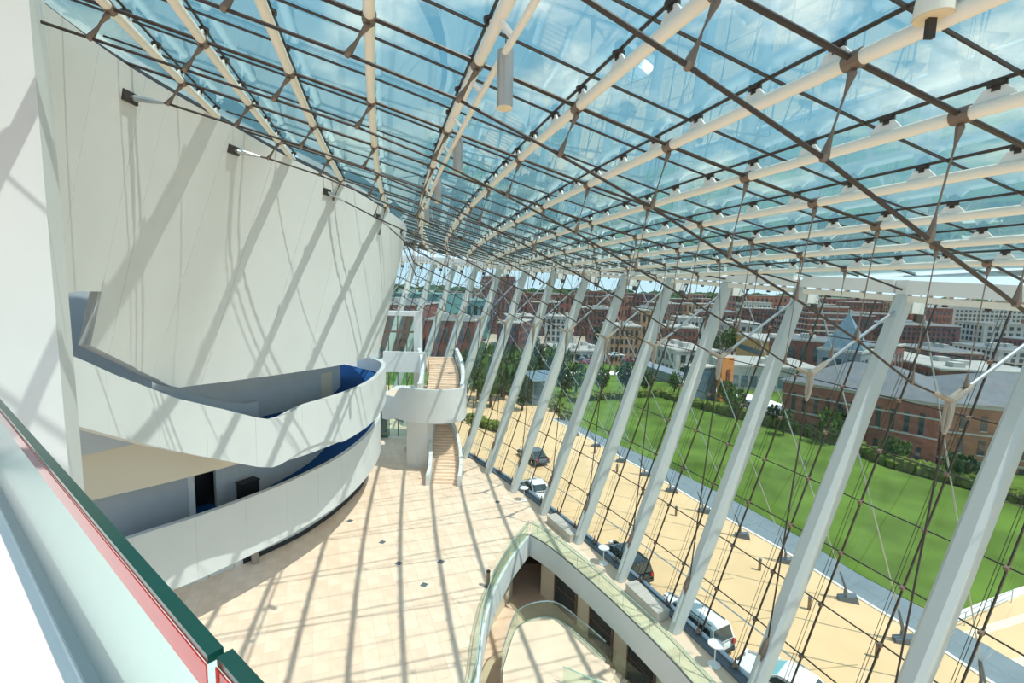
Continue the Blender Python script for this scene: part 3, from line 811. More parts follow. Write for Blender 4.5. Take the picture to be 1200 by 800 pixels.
# balustrade round the void
bal = thing('glass_balustrade', 'pale green glass balustrade round the pointed opening in the stone floor', 'balustrade', (VOIDR[0].x, VOIDR[0].y, 0))
def glass_run(root, pts, z0, z1, th, m, edge, step, gap=.02, name='glass_panel'):
    n = len(pts)-1
    for a in range(0, n, step):
        b = min(n, a+step); P = [pts[i].copy() for i in range(a, b+1)]
        if b == a: continue
        P[0] = P[0].lerp(P[1], .03); P[-1] = P[-1].lerp(P[-2], .03)
        pn = MB().wall(at(P, z0), at(P, z1), th).build(name, m, root)
        MB().wall(at(P, z1), at(P, z1+.012), th).build('glass_edge', edge, pn)
glass_run(bal, inset(rl, .09), .02, 1.12, .03, RLG, GEDGL, 3)
glass_run(bal, inset(ll, .09), .02, 1.12, .03, RLG, GEDGL, 3)
MB().path(at(inset(rl, .05), .95), .022, 6).build('handrail', STEEL, bal)
MB().path(at(inset(ll, .05), .95), .022, 6).build('handrail', STEEL, bal)
for P in (rl, ll):
    for p in inset(P, .0)[1::3]: MB().tube(p+V((0, 0, .95)), p+V((0, 0, .3)), .012, 5).build('patch_fitting', STEEL, bal)
# landing and stair below
zl = -2.4
ld = [G(u, v, zl) for u, v in ((589, 785), (603, 741), (614, 730), (630, 724.5), (648, 724), (662, 732), (675, 743), (692, 758), (708, 773))]
LDC = spline([(p.x, p.y) for p in ld], 24)
lnd = thing('stair_landing', 'rounded stone stair landing below floor level inside the pointed opening', 'landing', (LDC[12].x, LDC[12].y, zl-.4))
poly = [(p.x, p.y) for p in LDC]+[(LDC[-1].x-.3, LDC[-1].y-5), (LDC[0].x+.1, LDC[0].y-5)]
MB().prism(poly, zl-.4, zl).build('landing_slab', TAN, lnd)
glass_run(lnd, inset(LDC, .06), zl, zl+1.05, -.03, RLG, GEDGL, 4)
MB().path(at(inset(LDC, .06), zl+1.08), .03, 6).build('handrail', STEEL, lnd)
MB().wall(at(inset(LDC, .10), zl-.9), at(inset(LDC, .10), zl), -.05).build('landing_fascia', WHITE, lnd)
s0 = LDC[-1]; sdv = (G(771, 797, zl)-G(711, 773, zl)); sdv.z = 0; sdv.normalize(); sn = V((sdv.y, -sdv.x, 0))
for i in range(12):
    a = s0+sdv*(.33*i); z = zl-.16*(i+1)
    MB().hexa([V((c.x, c.y, zz)) for zz in (z-.3, z) for c in (a, a+sdv*.36, a+sdv*.36+sn*2.6, a+sn*2.6)]).build('step', TAN2, lnd)
MB().hexa([V((c.x, c.y, c.z)) for c in (s0+V((0, 0, zl)), s0+sdv*4+V((0, 0, zl-1.9)), s0+sdv*4-sn*.03+V((0, 0, zl-1.9)), s0-sn*.03+V((0, 0, zl)))]+[s0+V((0, 0, zl+1.05)), s0+sdv*4+V((0, 0, zl-.85)), s0+sdv*4-sn*.03+V((0, 0, zl-.85)), s0-sn*.03+V((0, 0, zl+1.05))]).build('glass_panel', RLG, lnd)
ga, gb_ = G(660, 781, zl+.9), G(712, 803, zl+.9); gd = (gb_-ga); gd.z = 0; gd.normalize(); gn = V((-gd.y, gd.x, 0))*.03
pnl = MB().hexa([V((c.x, c.y, z)) for z in (zl, zl+.9) for c in (ga, ga+gd*4, ga+gd*4+gn, ga+gn)]).build('glass_panel', RLG, lnd)
MB().path([ga+V((0, 0, .02)), ga+gd*4+V((0, 0, .02))], .03, 6).build('glass_edge', GEDGL, pnl)

# ================================================================== FAR STAIR
stw = thing('staircase', 'white sculpted staircase with stone treads rising beside the glass wall', 'staircase', (-6, 42, 0))
xa, xb = G(504, 567).x, G(537, 567).x
y0 = 41.9
def wallbox(mb, pts_lo, pts_hi, th): return mb.wall(pts_lo, pts_hi, th)
for i in range(22):   # lower flight, curving slightly left as it climbs
    y = y0+.40*i; z = .17*(i+1); sh = -.012*i*i*.45
    MB().box(((xa+xb)/2+sh, y+.2+1.2, z/2), (xb-xa-.1, 2.8 if i < 21 else 3.6, z) if False else (xb-xa-.1, .42, .17), 0) if False else None
    MB().hexa([V((x+sh, yy, zz)) for zz in (max(0, z-.5), z) for x, yy in ((xa, y), (xb, y), (xb, y+.42), (xa, y+.42))]).build('step', TAN, stw)
def guard(xs, ys, zs, hgt, low, th=.28, name='guard', m=WHITE):
    lo = [V((x, y, max(0, z-low))) for x, y, z in zip(xs, ys, zs)]; hi = [V((x, y, z+hgt)) for x, y, z in zip(xs, ys, zs)]
    MB().wall(lo, hi, th).build(name, m, stw, smooth=True)
nn_ = 12
ys = [y0-.5+(.40*21+.5)*i/nn_ for i in range(nn_+1)]
zs = [max(0, (y-y0)/.40*.17) for y in ys]; shx = [-.012*.45*max(0, (y-y0)/.40)**2 for y in ys]
guard([xa+s for s in shx], ys, zs, 1.05, .6, .34); guard([xb+.3+s for s in shx], ys, zs, 1.05, .6, .3)
# mid landing, bowed towards the lobby
ZL = 7.2
LB = spline([(-12.9, 46.6), (-11.6, 45.6), (-10.0, 44.5), (-8.2, 43.9), (-6.4, 43.9), (-5.1, 44.5), (-4.55, 45.6), (-4.5, 47.5)], 36)
tops = []
for p in LB:
    f = max(0, min(1, (p.x+12.4)/1.9)); tops.append(5.9+(8.35-5.9)*f*f*(3-2*f))
MB().wall([V((p.x, p.y, (5.1 if t > 7 else 5.1-(7-t)*.35))) for p, t in zip(LB, tops)], [V((p.x, p.y, t)) for p, t in zip(LB, tops)], .3).build('landing_parapet', WHITE, stw, smooth=True)
MB().prism([(p.x, p.y) for p in inset(LB, .1)]+[(-5.2, 51), (-12.5, 51)], 5.2, ZL).build('landing_slab', WHITE, stw)
MB().prism([(p.x, p.y) for p in inset(LB, .3)]+[(-5.3, 49), (-12.3, 49)], ZL, ZL+.02).build('landing_floor', TAN, stw)
# upper flight
for i in range(17):
    y = 46.9+.42*i; z = ZL+.165*(i+1); sh = -.012*i*i*.45
    MB().hexa([V((x+sh, yy, zz)) for zz in (z-.4, z) for x, yy in ((-8.6, y), (-5.3, y), (-5.3, y+.44), (-8.6, y+.44))]).build('step', TAN, stw)
ys = [46.5+7.2*i/10 for i in range(11)]; zs = [ZL+max(0, (y-46.9)/.42*.165) for y in ys]; shx = [-.012*.45*max(0, (y-46.9)/.42)**2 for y in ys]
guard([-9.0+s for s in shx], ys, zs, 1.15, 1.6, .35, 'inner_guard')
guard([-4.75+s for s in shx], ys, zs, 1.25, 1.6, .35, 'outer_guard')
MB().path([V((-5.25+s, y, z+1.0)) for s, y, z in zip(shx, ys, zs)], .03, 6).build('handrail', DARK, stw)
MB().path([V((-8.5+s, y, z+1.0)) for s, y, z in zip(shx, ys, zs)], .03, 6).build('handrail', DARK, stw)
# upper bridge and support wall
MB().box((-11.9, 52.4, 9.6), (4.8, .35, 2.3)).build('bridge_parapet', WHITE, stw)
MB().box((-11.5, 54.6, 9.0), (8.0, 4.2, .9)).build('bridge_slab', WHITE, stw)
MB().prism([(-10.3, 46.0), (-9.2, 45.6), (-8.2, 45.7), (-7.75, 46.4), (-8.0, 51), (-10.3, 51)], 0, 5.3).build('support_wall', WHITE, stw)
# lift-lobby frame and window wall behind
tw = sroot('wall_far', (-12, 54, 0))
f0 = atY(447, 364, 54.5); f1 = atY(493, 364, 54.5)
zt_ = f0.z; zb_ = 9.4
MB().box(((f0.x+f1.x)/2, 54.8, zt_-.25), (f1.x-f0.x, 1.6, .5)).build('frame_head', WHITE, tw)
MB().box((f1.x-.35, 54.8, (zt_-.5)/2), (.7, 1.6, zt_-.5)).build('frame_post', WHITE, tw)
MB().box((f0.x-2.0, 54.8, zt_/2), (3.0, 1.6, zt_)).build('frame_post', WHITE, tw)
wd2 = sroot('window_2', (-12, 55.6, 0))
wx0, wx1 = f0.x-.5, f1.x-.7
for j, (z0, z1) in enumerate(((.1, 2.9), (5.6, 8.4), (9.5, 12.6), (12.8, zt_-.6))):
    for i in range(4):
        a, b = wx0+(wx1-wx0)*i/4, wx0+(wx1-wx0)*(i+1)/4
        MB().box(((a+b)/2, 55.3, (z0+z1)/2), (b-a-.1, .03, z1-z0)).build('pane', RLG, wd2)
        MB().box((b, 55.3, (z0+z1)/2), (.09, .12, z1-z0)).build('mullion', BRONZE, wd2)
    MB().box(((wx0+wx1)/2, 55.3, z1+.1), (wx1-wx0, .16, .2)).build('transom', BRONZE, wd2)
MB().box(((wx0+wx1)/2, 55.3, 4.2), (wx1-wx0, .3, 2.4)).build('spandrel', WHITE, tw)
MB().box((wx0+.5, 54.9, 1.45), (1.1, .06, 2.8)).build('tinted_leaf', TEAL, wd2)
MB().box((wx1-.5, 54.9, 1.45), (1.0, .06, 2.8)).build('tinted_leaf', TEAL, wd2)

# ================================================================== FURNITURE
def bench(u0, v0, u1, v1, lab, wd=.75, hz=.5, side=1, group=None):
    a, b = G(u0, v0), G(u1, v1); d = (b-a).normalized(); n_ = V((-d.y, d.x, 0))*side*wd
    t = thing('stone_bench', lab, 'bench', (a+b)/2, group); u = V((0, 0, 1))
    MB().hexa([a, b, b+n_, a+n_]+[p+u*(hz-.08) for p in (a, b, b+n_, a+n_)]).build('bench_base', STONE, t)
    e = d*.03; f = n_.normalized()*.03
    MB().hexa([p+u*z for z in (hz-.08, hz) for p in (a-e-f, b+e-f, b+n_+e+f, a+n_-e+f)]).build('bench_top', STONE, t)
bench(641, 612, 668, 636, 'grey stone bench beside the tip of the glass balustrade', .8, .6, 1)
bench(733, 694, 770, 730, 'grey stone bench between two columns facing the white parked estate car', .8, .6, 1)
bench(474, 528, 489, 541, 'low stone bench in the shade under the staircase landing', 1.2, .5, 1)
def table(u, v, lab, group):
    c = G(u, v); t = thing('bar_table', lab, 'table', c, group)
    MB().cyl((c.x, c.y), .30, 0, .03, 24).build('foot', PAINT, t)
    MB().cyl((c.x, c.y), .03, .03, 1.09, 10).build('stem', PAINT, t)
    MB().cyl((c.x, c.y), .36, 1.09, 1.13, 28).build('top', PAINT, t)
table(837, 779, 'white round bar table by the sill near the white parked estate car', None)
table(707, 660, 'white round bar table by the sill near the black parked car', None)
table(614, 586, 'white round bar table by the sill near the white saloon with the blue windscreen', None)
c = G(299, 659)
tb_ = thing('waste_bin', 'tall cylindrical metal waste bin against the wall under the lower balcony', 'bin', c)
MB().cyl((c.x, c.y), .24, 0, 1.08, 20).build('bin_body', LAMP, tb_, smooth=True)
MB().cyl((c.x, c.y), .25, 1.08, 1.15, 20).build('bin_rim', BRONZE, tb_); MB().cyl((c.x, c.y), .16, 1.13, 1.155, 16).build('bin_mouth', BLACK, tb_)
c = G(572, 687)
tb_ = thing('queue_post', 'dark cylindrical post standing on the floor by the curved balustrade', 'post', c)
MB().cyl((c.x, c.y), .22, 0, .03, 16).build('post_foot', GUT, tb_); MB().cyl((c.x, c.y), .11, .03, .95, 14).build('post_shaft', BRONZE, tb_); MB().cyl((c.x, c.y), .13, .95, 1.02, 14).build('post_cap', BLACK, tb_)
c = G(289, 589, 5.2)
cb_ = thing('bar_cabinet', 'black bar cabinet standing against the wall of the lower balcony', 'cabinet', c)
ang = math.radians(60)
MB().box((c.x, c.y+.2, 5.2+.62), (1.0, .6, 1.2), ang).build('cabinet_body', BLACK, cb_); MB().box((c.x, c.y+.2, 5.2+1.25), (1.1, .7, .07), ang).build('cabinet_top', BLACK, cb_)

# ================================================================== NEAR BALCONY (where the camera stands)
ga, gb_ = G(-40, 430, 17.45), G(243, 768, 17.45)
nb = thing('near_balcony', 'white parapet with thick green-edged glass rail at the viewing balcony', 'balcony', (-1.2, 1.0, 16))
gd = (gb_-ga).normalized(); gn = V((-gd.y, gd.x, 0)); a1 = G(254, 771, 17.445); e1 = a1+gd*2.4
far0 = ga-gd*5
def gl_pane(a, b, zt, red=True):
    n_ = gn*.022
    pn = MB().hexa([V((p.x, p.y, z)) for z in (16.98, zt-.014) for p in (a, b, b+n_, a+n_)]).build('glass_panel', GFRIT, nb, label='clear glass pane with a polished green top edge')
    MB().hexa([V((p.x, p.y, z)) for z in (zt-.014, zt) for p in (a, b, b+n_, a+n_)]).build('glass_edge', GEDGE, pn)
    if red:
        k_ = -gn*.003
        MB().hexa([V((p.x, p.y, z)) for z in (zt-.06, zt-.015) for p in (a+k_, b+k_, b+k_*.3, a+k_*.3)]).build('red_reflection_band', GREDS, pn, label='painted red reflection along the top of the pane')  # reflection in the glass, put in as a thin red-tinted strip
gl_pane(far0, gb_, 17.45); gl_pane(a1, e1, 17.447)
sh = gn*.03
MB().hexa([V((p.x, p.y, z)) for z in (16.9, 17.005) for p in (far0-sh, e1-sh, e1+sh, far0+sh)]).build('glass_shoe', STEEL, nb)
MB().hexa([V((p.x, p.y, z)) for z in (14.2, 16.99) for p in (far0+gn*.215, gb_+gd*2.4+gn*.215, gb_+gd*2.4-gn*.02, far0-gn*.02)]).build('outer_ledge', PAINT, nb)
MB().hexa([V((p.x, p.y, z)) for z in (16.0, 16.99) for p in (far0-gn*.03, e1-gn*.03, e1-gn*1.6, far0-gn*1.6)]).build('parapet', PAINT, nb)
q0 = e1-gn*1.6; q1 = far0-gn*1.6
struct('floor_balcony', MB().prism([(q0.x, q0.y), (q1.x, q1.y), (q1.x-6, q1.y-8), (q0.x-5, q0.y-7)], 15.8, 16.2), RED)

# ================================================================== OUTSIDE GROUND
edge = [FP(k*.5, GO+.2, PZ) for k in range(-8, 30)]
n_in = [G(u, v, PZ) for u, v in ((560, 470), (600, 478), (645, 490), (679, 508), (720, 532), (770, 560), (849, 607), (913, 643), (1000, 698), (1064, 737), (1190, 820))]
pl_poly = edge+[V((40, -12, 0)), V((75, 40, 0)), V((40, 30, 0)), V((14, 68, 0)), V((0, 95, 0)), V((-30, 100, 0))]
struct('plaza', MB().prism([(p.x, p.y) for p in [edge[0]]+edge[1:]+[V((20, -14, 0)), V((70, -14, 0)), V((70, 46, 0)), V((33, 46, 0)), V((14, 70, 0)), V((0, 96, 0)), V((-34, 92, 0))]], PZ-.5, PZ), PLAZA)
SI = spline([(p.x, p.y) for p in n_in[2:]], 30)
no = [G(u, v, PZ) for u, v in ((662, 490), (695, 507), (750, 532), (790, 551), (857, 585), (935, 628), (1000, 669), (1078, 711), (1215, 790))]
SO = spline([(p.x, p.y) for p in no], 30)
slate = sroot('slate_strip', (SI[15].x, SI[15].y, PZ))
for i in range(30):   # individual slabs of the dark strip
    a, b, c_, d_ = SI[i], SI[i+1], SO[i+1], SO[i]
    for j in range(2):
        P = [a.lerp(d_, j/2), b.lerp(c_, j/2), b.lerp(c_, (j+1)/2), a.lerp(d_, (j+1)/2)]; cc = sum(P, V())/4; P = [p.lerp(cc, .008) for p in P]
        MB().hexa([V((p.x, p.y, z)) for z in (PZ-.05, PZ+.02) for p in P]).build('paving_slab', SLATE, slate)
struct('kerb', MB().slab(SI, inset(SI, .22), PZ-.05, PZ+.06), CURB)
SB = inset(SI, 1.9); SB2 = inset(SI, 2.7)
struct('paving_band', MB().slab(SB, SB2, PZ-.05, PZ+.006), PLAZ2)
# paving joints radiating across the plaza and drain line
for k in [4+.8*i for i in range(12)]:
    a = FP(k, GO+.3, PZ); b = FP(k+.35, 9.2, PZ)
    struct('paving_joint', MB().bar(a+V((0, 0, .004)), b+V((0, 0, .004)), .07, .008), SCORE)
DL = [FP(k*.5, 6.2, PZ+.005) for k in range(4, 26)]
struct('drain_channel', MB().wall(DL, [p+V((0, 0, .008)) for p in DL], .12), SLATE)
# cross walk bands beyond the strip on the right
for i in range(6):
    a = G(1090, 757-0*i, PZ)+V((2.4*i*.55, -1.9*i, 0)); b = a+V((14, 4.5, 0))
    struct('paving_band', MB().bar(a+V((0, 0, .004)), b+V((0, 0, .004)), .5, .008), PLAZ2)
# lawn
lawn_px = [(645, 473), (647, 457), (688, 470), (735, 467), (772, 465), (820, 480), (892, 499), (977, 522), (1040, 549), (1133, 574), (1215, 600), (1300, 640)]
LW = [G(u, v, PZ) for u, v in lawn_px]
lawn = [(p.x, p.y) for p in LW]+[(p.x, p.y) for p in (G(1300, 660, PZ), G(1200, 687, PZ), G(1182, 694, PZ), G(1108, 724, PZ), G(1085, 714, PZ))]+[(p.x, p.y) for p in reversed(SO[:27])]
struct('lawn', MB().prism(lawn, PZ-.2, PZ+.05), GRASS)
RE = [G(u, v, PZ) for u, v in ((1108, 724), (1182, 694), (1240, 675))]
struct('lawn_kerb', MB().wall(at(RE, PZ), at(RE, PZ+.12), -.5), CURB)
rl_ = thing('ramp_railing', 'low steel railing along the pale walkway at the lawn corner', 'railing', G(1130, 735, PZ))
rp = [G(u, v, PZ) for u, v in ((1100, 745), (1130, 733), (1160, 718), (1185, 706))]
for p in rp: MB().tube(p, p+V((0, 0, .9)), .025, 6).build('post', STEEL, rl_)
for z in (.9, .5): MB().path([p+V((0, 0, z)) for p in rp], .02, 6).build('rail', STEEL, rl_)
# city ground beyond, falling away
gm = MB(); gm.add([(-400, 60, -6), (900, -300, -6), (1500, 1600, -12), (-900, 1600, -12)], [(0, 1, 2, 3)])
struct('city_ground', gm, EARTH)
fb = [(-60, 74), (-34, 92), (0, 96), (14, 70), (33, 80), (60, 70), (110, 60), (160, 20), (160, -60), (90, -60), (60, -14), (70, 46), (33, 46), (14, 69), (0, 95), (-34, 91), (-60, 70)]
struct('garden_ground', MB().prism([(-70, 96), (20, 130), (120, 96), (150, 20), (120, -40), (71, -14), (71, 46), (33, 46), (14, 70), (0, 96), (-34, 92), (-60, 60), (-75, 70)], -4.2, PZ-.15), GRASS)
# path beyond the hedge
PA = [G(u, v, PZ) for u, v in ((800, 468), (880, 486), (960, 506), (1040, 536), (1130, 562), (1230, 592))]
PAs = spline([(p.x, p.y) for p in PA], 24)
struct('path', MB().slab(PAs, inset(PAs, 1.6), PZ-.1, PZ+.06), CURB)
PA2 = spline([(p.x, p.y) for p in [G(u, v, PZ) for u, v in ((660, 440), (760, 440), (850, 462), (905, 480))]], 16)
struct('road', MB().slab(PA2, inset(PA2, 5), PZ-.1, PZ+.03), CURB)
PA3 = spline([(p.x, p.y) for p in [G(u, v, PZ) for u, v in ((560, 505), (600, 492), (640, 470))]], 16)
# hedges of ornamental grass
def blades(path, wd, hgt, n, name, lab, cat):
    mb = MB()
    for i in range(n):
        t = random.random()*(len(path)-1); j = int(t); p = path[j].lerp(path[min(j+1, len(path)-1)], t-j)
        p = V((p.x+random.uniform(-wd, wd), p.y+random.uniform(-wd, wd), PZ)); h = hgt*random.uniform(.6, 1.1); a = random.random()*6.28; r = .35*hgt
        tip = [p+V((math.cos(a+q)*r*1.2, math.sin(a+q)*r*1.2, h)) for q in (0, 2.1, 4.2)]; bs = [p+V((math.cos(a+q)*r*.5, math.sin(a+q)*r*.5, 0)) for q in (0, 2.1, 4.2)]
        mb.add(bs+tip+[p+V((0, 0, h*1.25))], [(0, 1, 4, 3), (1, 2, 5, 4), (2, 0, 3, 5), (3, 4, 6), (4, 5, 6), (5, 3, 6)])
    o = mb.build(name, HEDGE, kind='stuff'); tag(o, lab, cat); return o
HL = [V((p.x, p.y, PZ)) for p in [G(u, v, PZ) for u, v in ((670, 471), (735, 466), (775, 464), (820, 478), (892, 495), (977, 518), (1040, 545), (1133, 570), (1240, 604))]]
blades(HL, .55, 1.25, 900, 'grass_hedge', 'long row of ornamental grasses along the far edge of the lawn', 'hedge')
HL2 = [G(u, v, PZ) for u, v in ((548, 492), (570, 500), (588, 506))]
blades(HL2, .7, 1.0, 120, 'plaza_shrubs', 'low green shrubs bordering the plaza behind the staircase', 'shrubs')
HL3 = [G(u, v, PZ) for u, v in ((555, 458), (600, 462), (640, 470), (672, 494))]
blades(HL3, 1.3, 1.1, 220, 'plaza_planting', 'green planting bed around the glass kiosk', 'shrubs')
# bollards
for u, v in ((754, 580), (792, 604), (838, 636), (890, 668), (948, 714), (1027, 770), (723, 553), (697, 531)):
    c = G(u, v, PZ); t = thing('bollard', 'short dark bollard standing on the tan plaza', 'bollard', c, 'bollards in a row on the plaza')
    MB().cyl((c.x, c.y), .10, PZ, PZ+.75, 10).build('bollard_shaft', BRONZE, t); MB().cyl((c.x, c.y), .11, PZ+.75, PZ+.88, 10).build('bollard_cap', GUT, t)

# ================================================================== CARS
def car(lab, P, hd, L_, W, H, paint, kind='suv', wtint=CARG):
    t = thing('parked_car', lab, 'car', (P.x, P.y, PZ)); f = V((math.cos(hd), math.sin(hd), 0)); s = V((-f.y, f.x, 0)); o = V((P.x, P.y, PZ))
    def X(a, b, z): return o+f*a+s*b+V((0, 0, z))
    hl = L_/2; hw = W/2
    if kind == 'suv': prof = [(-hl, .62), (-hl+.06, .95), (-hl+.1, 1.02), (hl-1.35, 1.02), (hl-.35, .93), (hl-.05, .78), (hl, .55)]; cab = [(-hl+.08, 1.0), (-hl+.28, H-.04), (-hl+.5, H), (hl-2.1, H), (hl-1.95, H-.03), (hl-1.3, 1.0)]
    else: prof = [(-hl, .6), (-hl+.05, .86), (-hl+.7, .95), (hl-1.5, .92), (hl-.35, .78), (hl-.05, .66), (hl, .5)]; cab = [(-hl+.62, .93), (-hl+1.25, H-.03), (-hl+1.6, H), (hl-2.35, H), (hl-2.15, H-.03), (hl-1.35, .9)]
    body = MB(); ring = []
    secs = [(-hw*.90, .02), (-hw*.985, .0), (-hw, 0), (hw, 0), (hw*.985, 0), (hw*.90, .02)]
    n = len(prof)
    low = [(-hl, .34), (hl, .34)]
    cols = [-hw*.86, -hw*.97, -hw, hw, hw*.97, hw*.86]; dz = [0, -.05, -.16, -.16, -.05, 0]; dx = [0, .03, .08, .08, .03, 0]
    vs = []
    for c_, z_, x_ in zip(cols, dz, dx):
        for (a, z) in prof: vs.append(X(a-math.copysign(x_, a) if abs(a) > hl-.2 else a, c_, max(.5, z+z_)))
        vs.append(X(hl-x_, c_, .3)); vs.append(X(-hl+x_, c_, .3))
    m_ = n+2; fs = [(i*m_+j, i*m_+(j+1) % m_, (i+1)*m_+(j+1) % m_, (i+1)*m_+j) for i in range(5) for j in range(m_)]
    fs += [tuple(range(m_)), tuple(5*m_+j for j in reversed(range(m_)))]
    body.add(vs, fs); body.build('body', paint, t, smooth=True)
    cb = MB(); vs = []; nc = len(cab)
    for c_, ins in ((-1, 0), (1, 0)):
        for a, z in cab:
            wz = hw*.93-(z-.9)*.24; vs.append(X(a, c_*wz, z))
    fs = [(j, j+1, nc+j+1, nc+j) for j in range(nc-1)]+[tuple(range(nc)), tuple(nc+j for j in reversed(range(nc)))]
    cb.add(vs, fs); cabo = cb.build('cabin', paint, t)
    def quad(pts, nm, m, off=.012):
        c_ = sum(pts, V())/len(pts); ce = X(0, 0, 1.1); d = (pts[1]-pts[0]).cross(pts[-1]-pts[0]).normalized()
        if d.dot(c_-ce) < 0: d = -d
        MB().add([p+d*off for p in pts]+[p-d*.02 for p in pts], [tuple(range(len(pts))), tuple(reversed(range(len(pts), 2*len(pts))))]+[(i, (i+1) % len(pts), len(pts)+(i+1) % len(pts), len(pts)+i) for i in range(len(pts))]).build(nm, m, cabo)
    def cp_(j, c_, u): # along cab edge
        a, z = cab[j]; b, y = cab[j+1]; x = a+(b-a)*u; zz = z+(y-z)*u; return X(x, c_*(hw*.93-(zz-.9)*.24), zz)
    lerp = lambda a, b, u: a.lerp(b, u)
    # windscreen (front: last segment) and rear window
    for j, nm, m in ((nc-2, 'windscreen', wtint), (0, 'rear_window', CARG)):
        a, b = cp_(j, -1, .06), cp_(j, 1, .06); c_, d_ = cp_(j, 1, .94), cp_(j, -1, .94)
        quad([lerp(a, b, .07), lerp(a, b, .93), lerp(d_, c_, .93), lerp(d_, c_, .07)], nm, m)
    zb, zt = 1.03 if kind == 'suv' else .95, H-.14
    def xat(z, front):
        if front: a, b = cab[nc-2], cab[nc-1]
        else: a, b = cab[0], cab[1]
        u = (z-a[1])/(b[1]-a[1]); return a[0]+(b[0]-a[0])*u
    xr0, xr1, xf0, xf1 = xat(zb, 0)+.12, xat(zt, 0)+.12, xat(zb, 1)-.12, xat(zt, 1)-.12
    cuts_ = [0, .30, .64, 1] if kind == 'suv' else [0, .48, 1]
    for c_ in (-1, 1):
        for u0, u1 in zip(cuts_, cuts_[1:]):
            u0 += .015; u1 -= .015; w0 = hw*.93-(zb-.9)*.24; w1 = hw*.93-(zt-.9)*.24
            quad([X(xr0+(xf0-xr0)*u0, c_*w0, zb), X(xr0+(xf0-xr0)*u1, c_*w0, zb), X(xr1+(xf1-xr1)*u1, c_*w1, zt), X(xr1+(xf1-xr1)*u0, c_*w1, zt)], 'side_window', CARG)
    for a in (-hl+.85, hl-.9):
        for c_ in (-1, 1):
            wh = MB().tube(X(a, c_*(hw-.22), .33), X(a, c_*(hw+.01), .33), .33, 16).build('wheel', TIRE, t)
            MB().tube(X(a, c_*(hw+.0), .33), X(a, c_*(hw+.02), .33), .2, 12).build('hub', HUB, wh)
    for c_ in (-1, 1):
        MB().box(X(hl-.12, c_*(hw-.3), .66), (.16, .36, .14), hd).build('headlight', LITE, t)
        MB().box(X(-hl+.04, c_*(hw-.18), .82), (.1, .2, .24), hd).build('taillight', TAIL, t)
        MB().box(X(cab[-1][0]-.25, c_*(hw+.06), 1.02), (.14, .2, .13), hd).build('mirror', paint, t)
    MB().box(X(hl-.02, 0, .42), (.12, W*.86, .16), hd).build('bumper', CHAR, t); MB().box(X(-hl+.02, 0, .42), (.12, W*.86, .16), hd).build('bumper', CHAR, t)
    if kind == 'suv':
        for c_ in (-1, 1): MB().bar(X(-hl+.5, c_*(hw*.6), H+.05), X(hl-2.3, c_*(hw*.6), H+.05), .04, .04).build('roof_rail', CHAR, t)
    return t
CW = mat('car_white', (.82, .83, .83), .18, coat=.6); CB = mat('car_black', (.012, .02, .022), .15, coat=.8); CG2 = mat('car_grey', (.10, .11, .12), .2, coat=.6); CRD = mat('car_red', (.35, .03, .05), .2, coat=.6)
BLG = mat('pale_blue_windscreen', (.30, .62, .70), .12, spec=.6)
def car_px(lab, u0, v0, u1, v1, **k):
    a, b = G(u0, v0, PZ+1.0), G(u1, v1, PZ+1.0); d = b-a; c_ = (a+b)/2
    c_ = c_+RAD(rk(c_)[1])*.35
    return car(lab, V((c_.x, c_.y, 0)), math.atan2(d.y, d.x), **k)
car_px('white estate car with dark windows and roof rails parked by the glass wall', 846, 757, 764, 693, L_=4.9, W=1.95, H=1.80, paint=CW)
car_px('glossy black estate car parked by the glass wall', 755, 680, 698, 628, L_=4.8, W=1.92, H=1.70, paint=CB)
car_px('white saloon car with a pale blue windscreen parked by the glass wall', 635, 580, 612, 556, L_=4.6, W=1.85, H=1.42, paint=CW, kind='sedan', wtint=BLG)
car_px('dark grey saloon car parked farthest along the plaza', 637, 540, 608, 520, L_=4.7, W=1.85, H=1.46, paint=CG2, kind='sedan')
car_px('white saloon car half hidden by the column foot, behind the white estate car', 950, 816, 885, 778, L_=4.7, W=1.85, H=1.45, paint=CW, kind='sedan', wtint=BLG)
for i, (u, v, m, nm) in enumerate(((690, 427, CRD, 'red'), (722, 418, CW, 'white'), (735, 425, CRD, 'dark red'), (686, 424, CG2, 'grey'), (905, 486, CW, 'white'), (884, 480, CG2, 'grey'), (968, 470, CW, 'small white'))):
    c = G(u, v, PZ-.0)
    car('%s saloon car on the %s' % (nm, ['street above the lawn beside the grey one', 'street near the metal pavilion', 'street closest to the metal pavilion', 'street beside the red one', 'lane before the brick buildings', 'lane behind the white one', 'yard behind the brick wing'][i]), c, math.radians(-25 if i > 3 else 10), 4.6, 1.85, 1.45, m, 'sedan')

# ================================================================== TREES
def tree_mesh(seed, m):
    rnd = random.Random(seed); mb = MB(); n = 190
    for i in range(n):
        while True:
            p = V((rnd.uniform(-1, 1), rnd.uniform(-1, 1), rnd.uniform(-1, 1)))
            if .35 < p.length < 1: break
        c = V((p.x*.48, p.y*.48, .62+p.z*.38)); s = rnd.uniform(.07, .13); a = [V((rnd.gauss(0, 1), rnd.gauss(0, 1), rnd.gauss(0, 1))).normalized()*s for _ in range(4)]
        mb.add([c+x for x in a], [(0, 1, 2), (0, 2, 3), (0, 3, 1), (1, 3, 2)])
    return mb.mesh('crown', m)
TM = [tree_mesh(i, LEAFS[i % 3]) for i in range(6)]
TRK = MB().tube((0, 0, 0), (0, 0, .6), .035, 7, .015).mesh('trunk', BARK)
def tree(P, h, wd, lab, group, i=0):
    t = thing('tree', lab, 'tree', P, group)
    a = inst('crown', TM[i % 6], t, P, random.random()*6); a.scale = (h*wd, h*wd, h); b = inst('trunk', TRK, t, P); b.scale = (h, h, h)
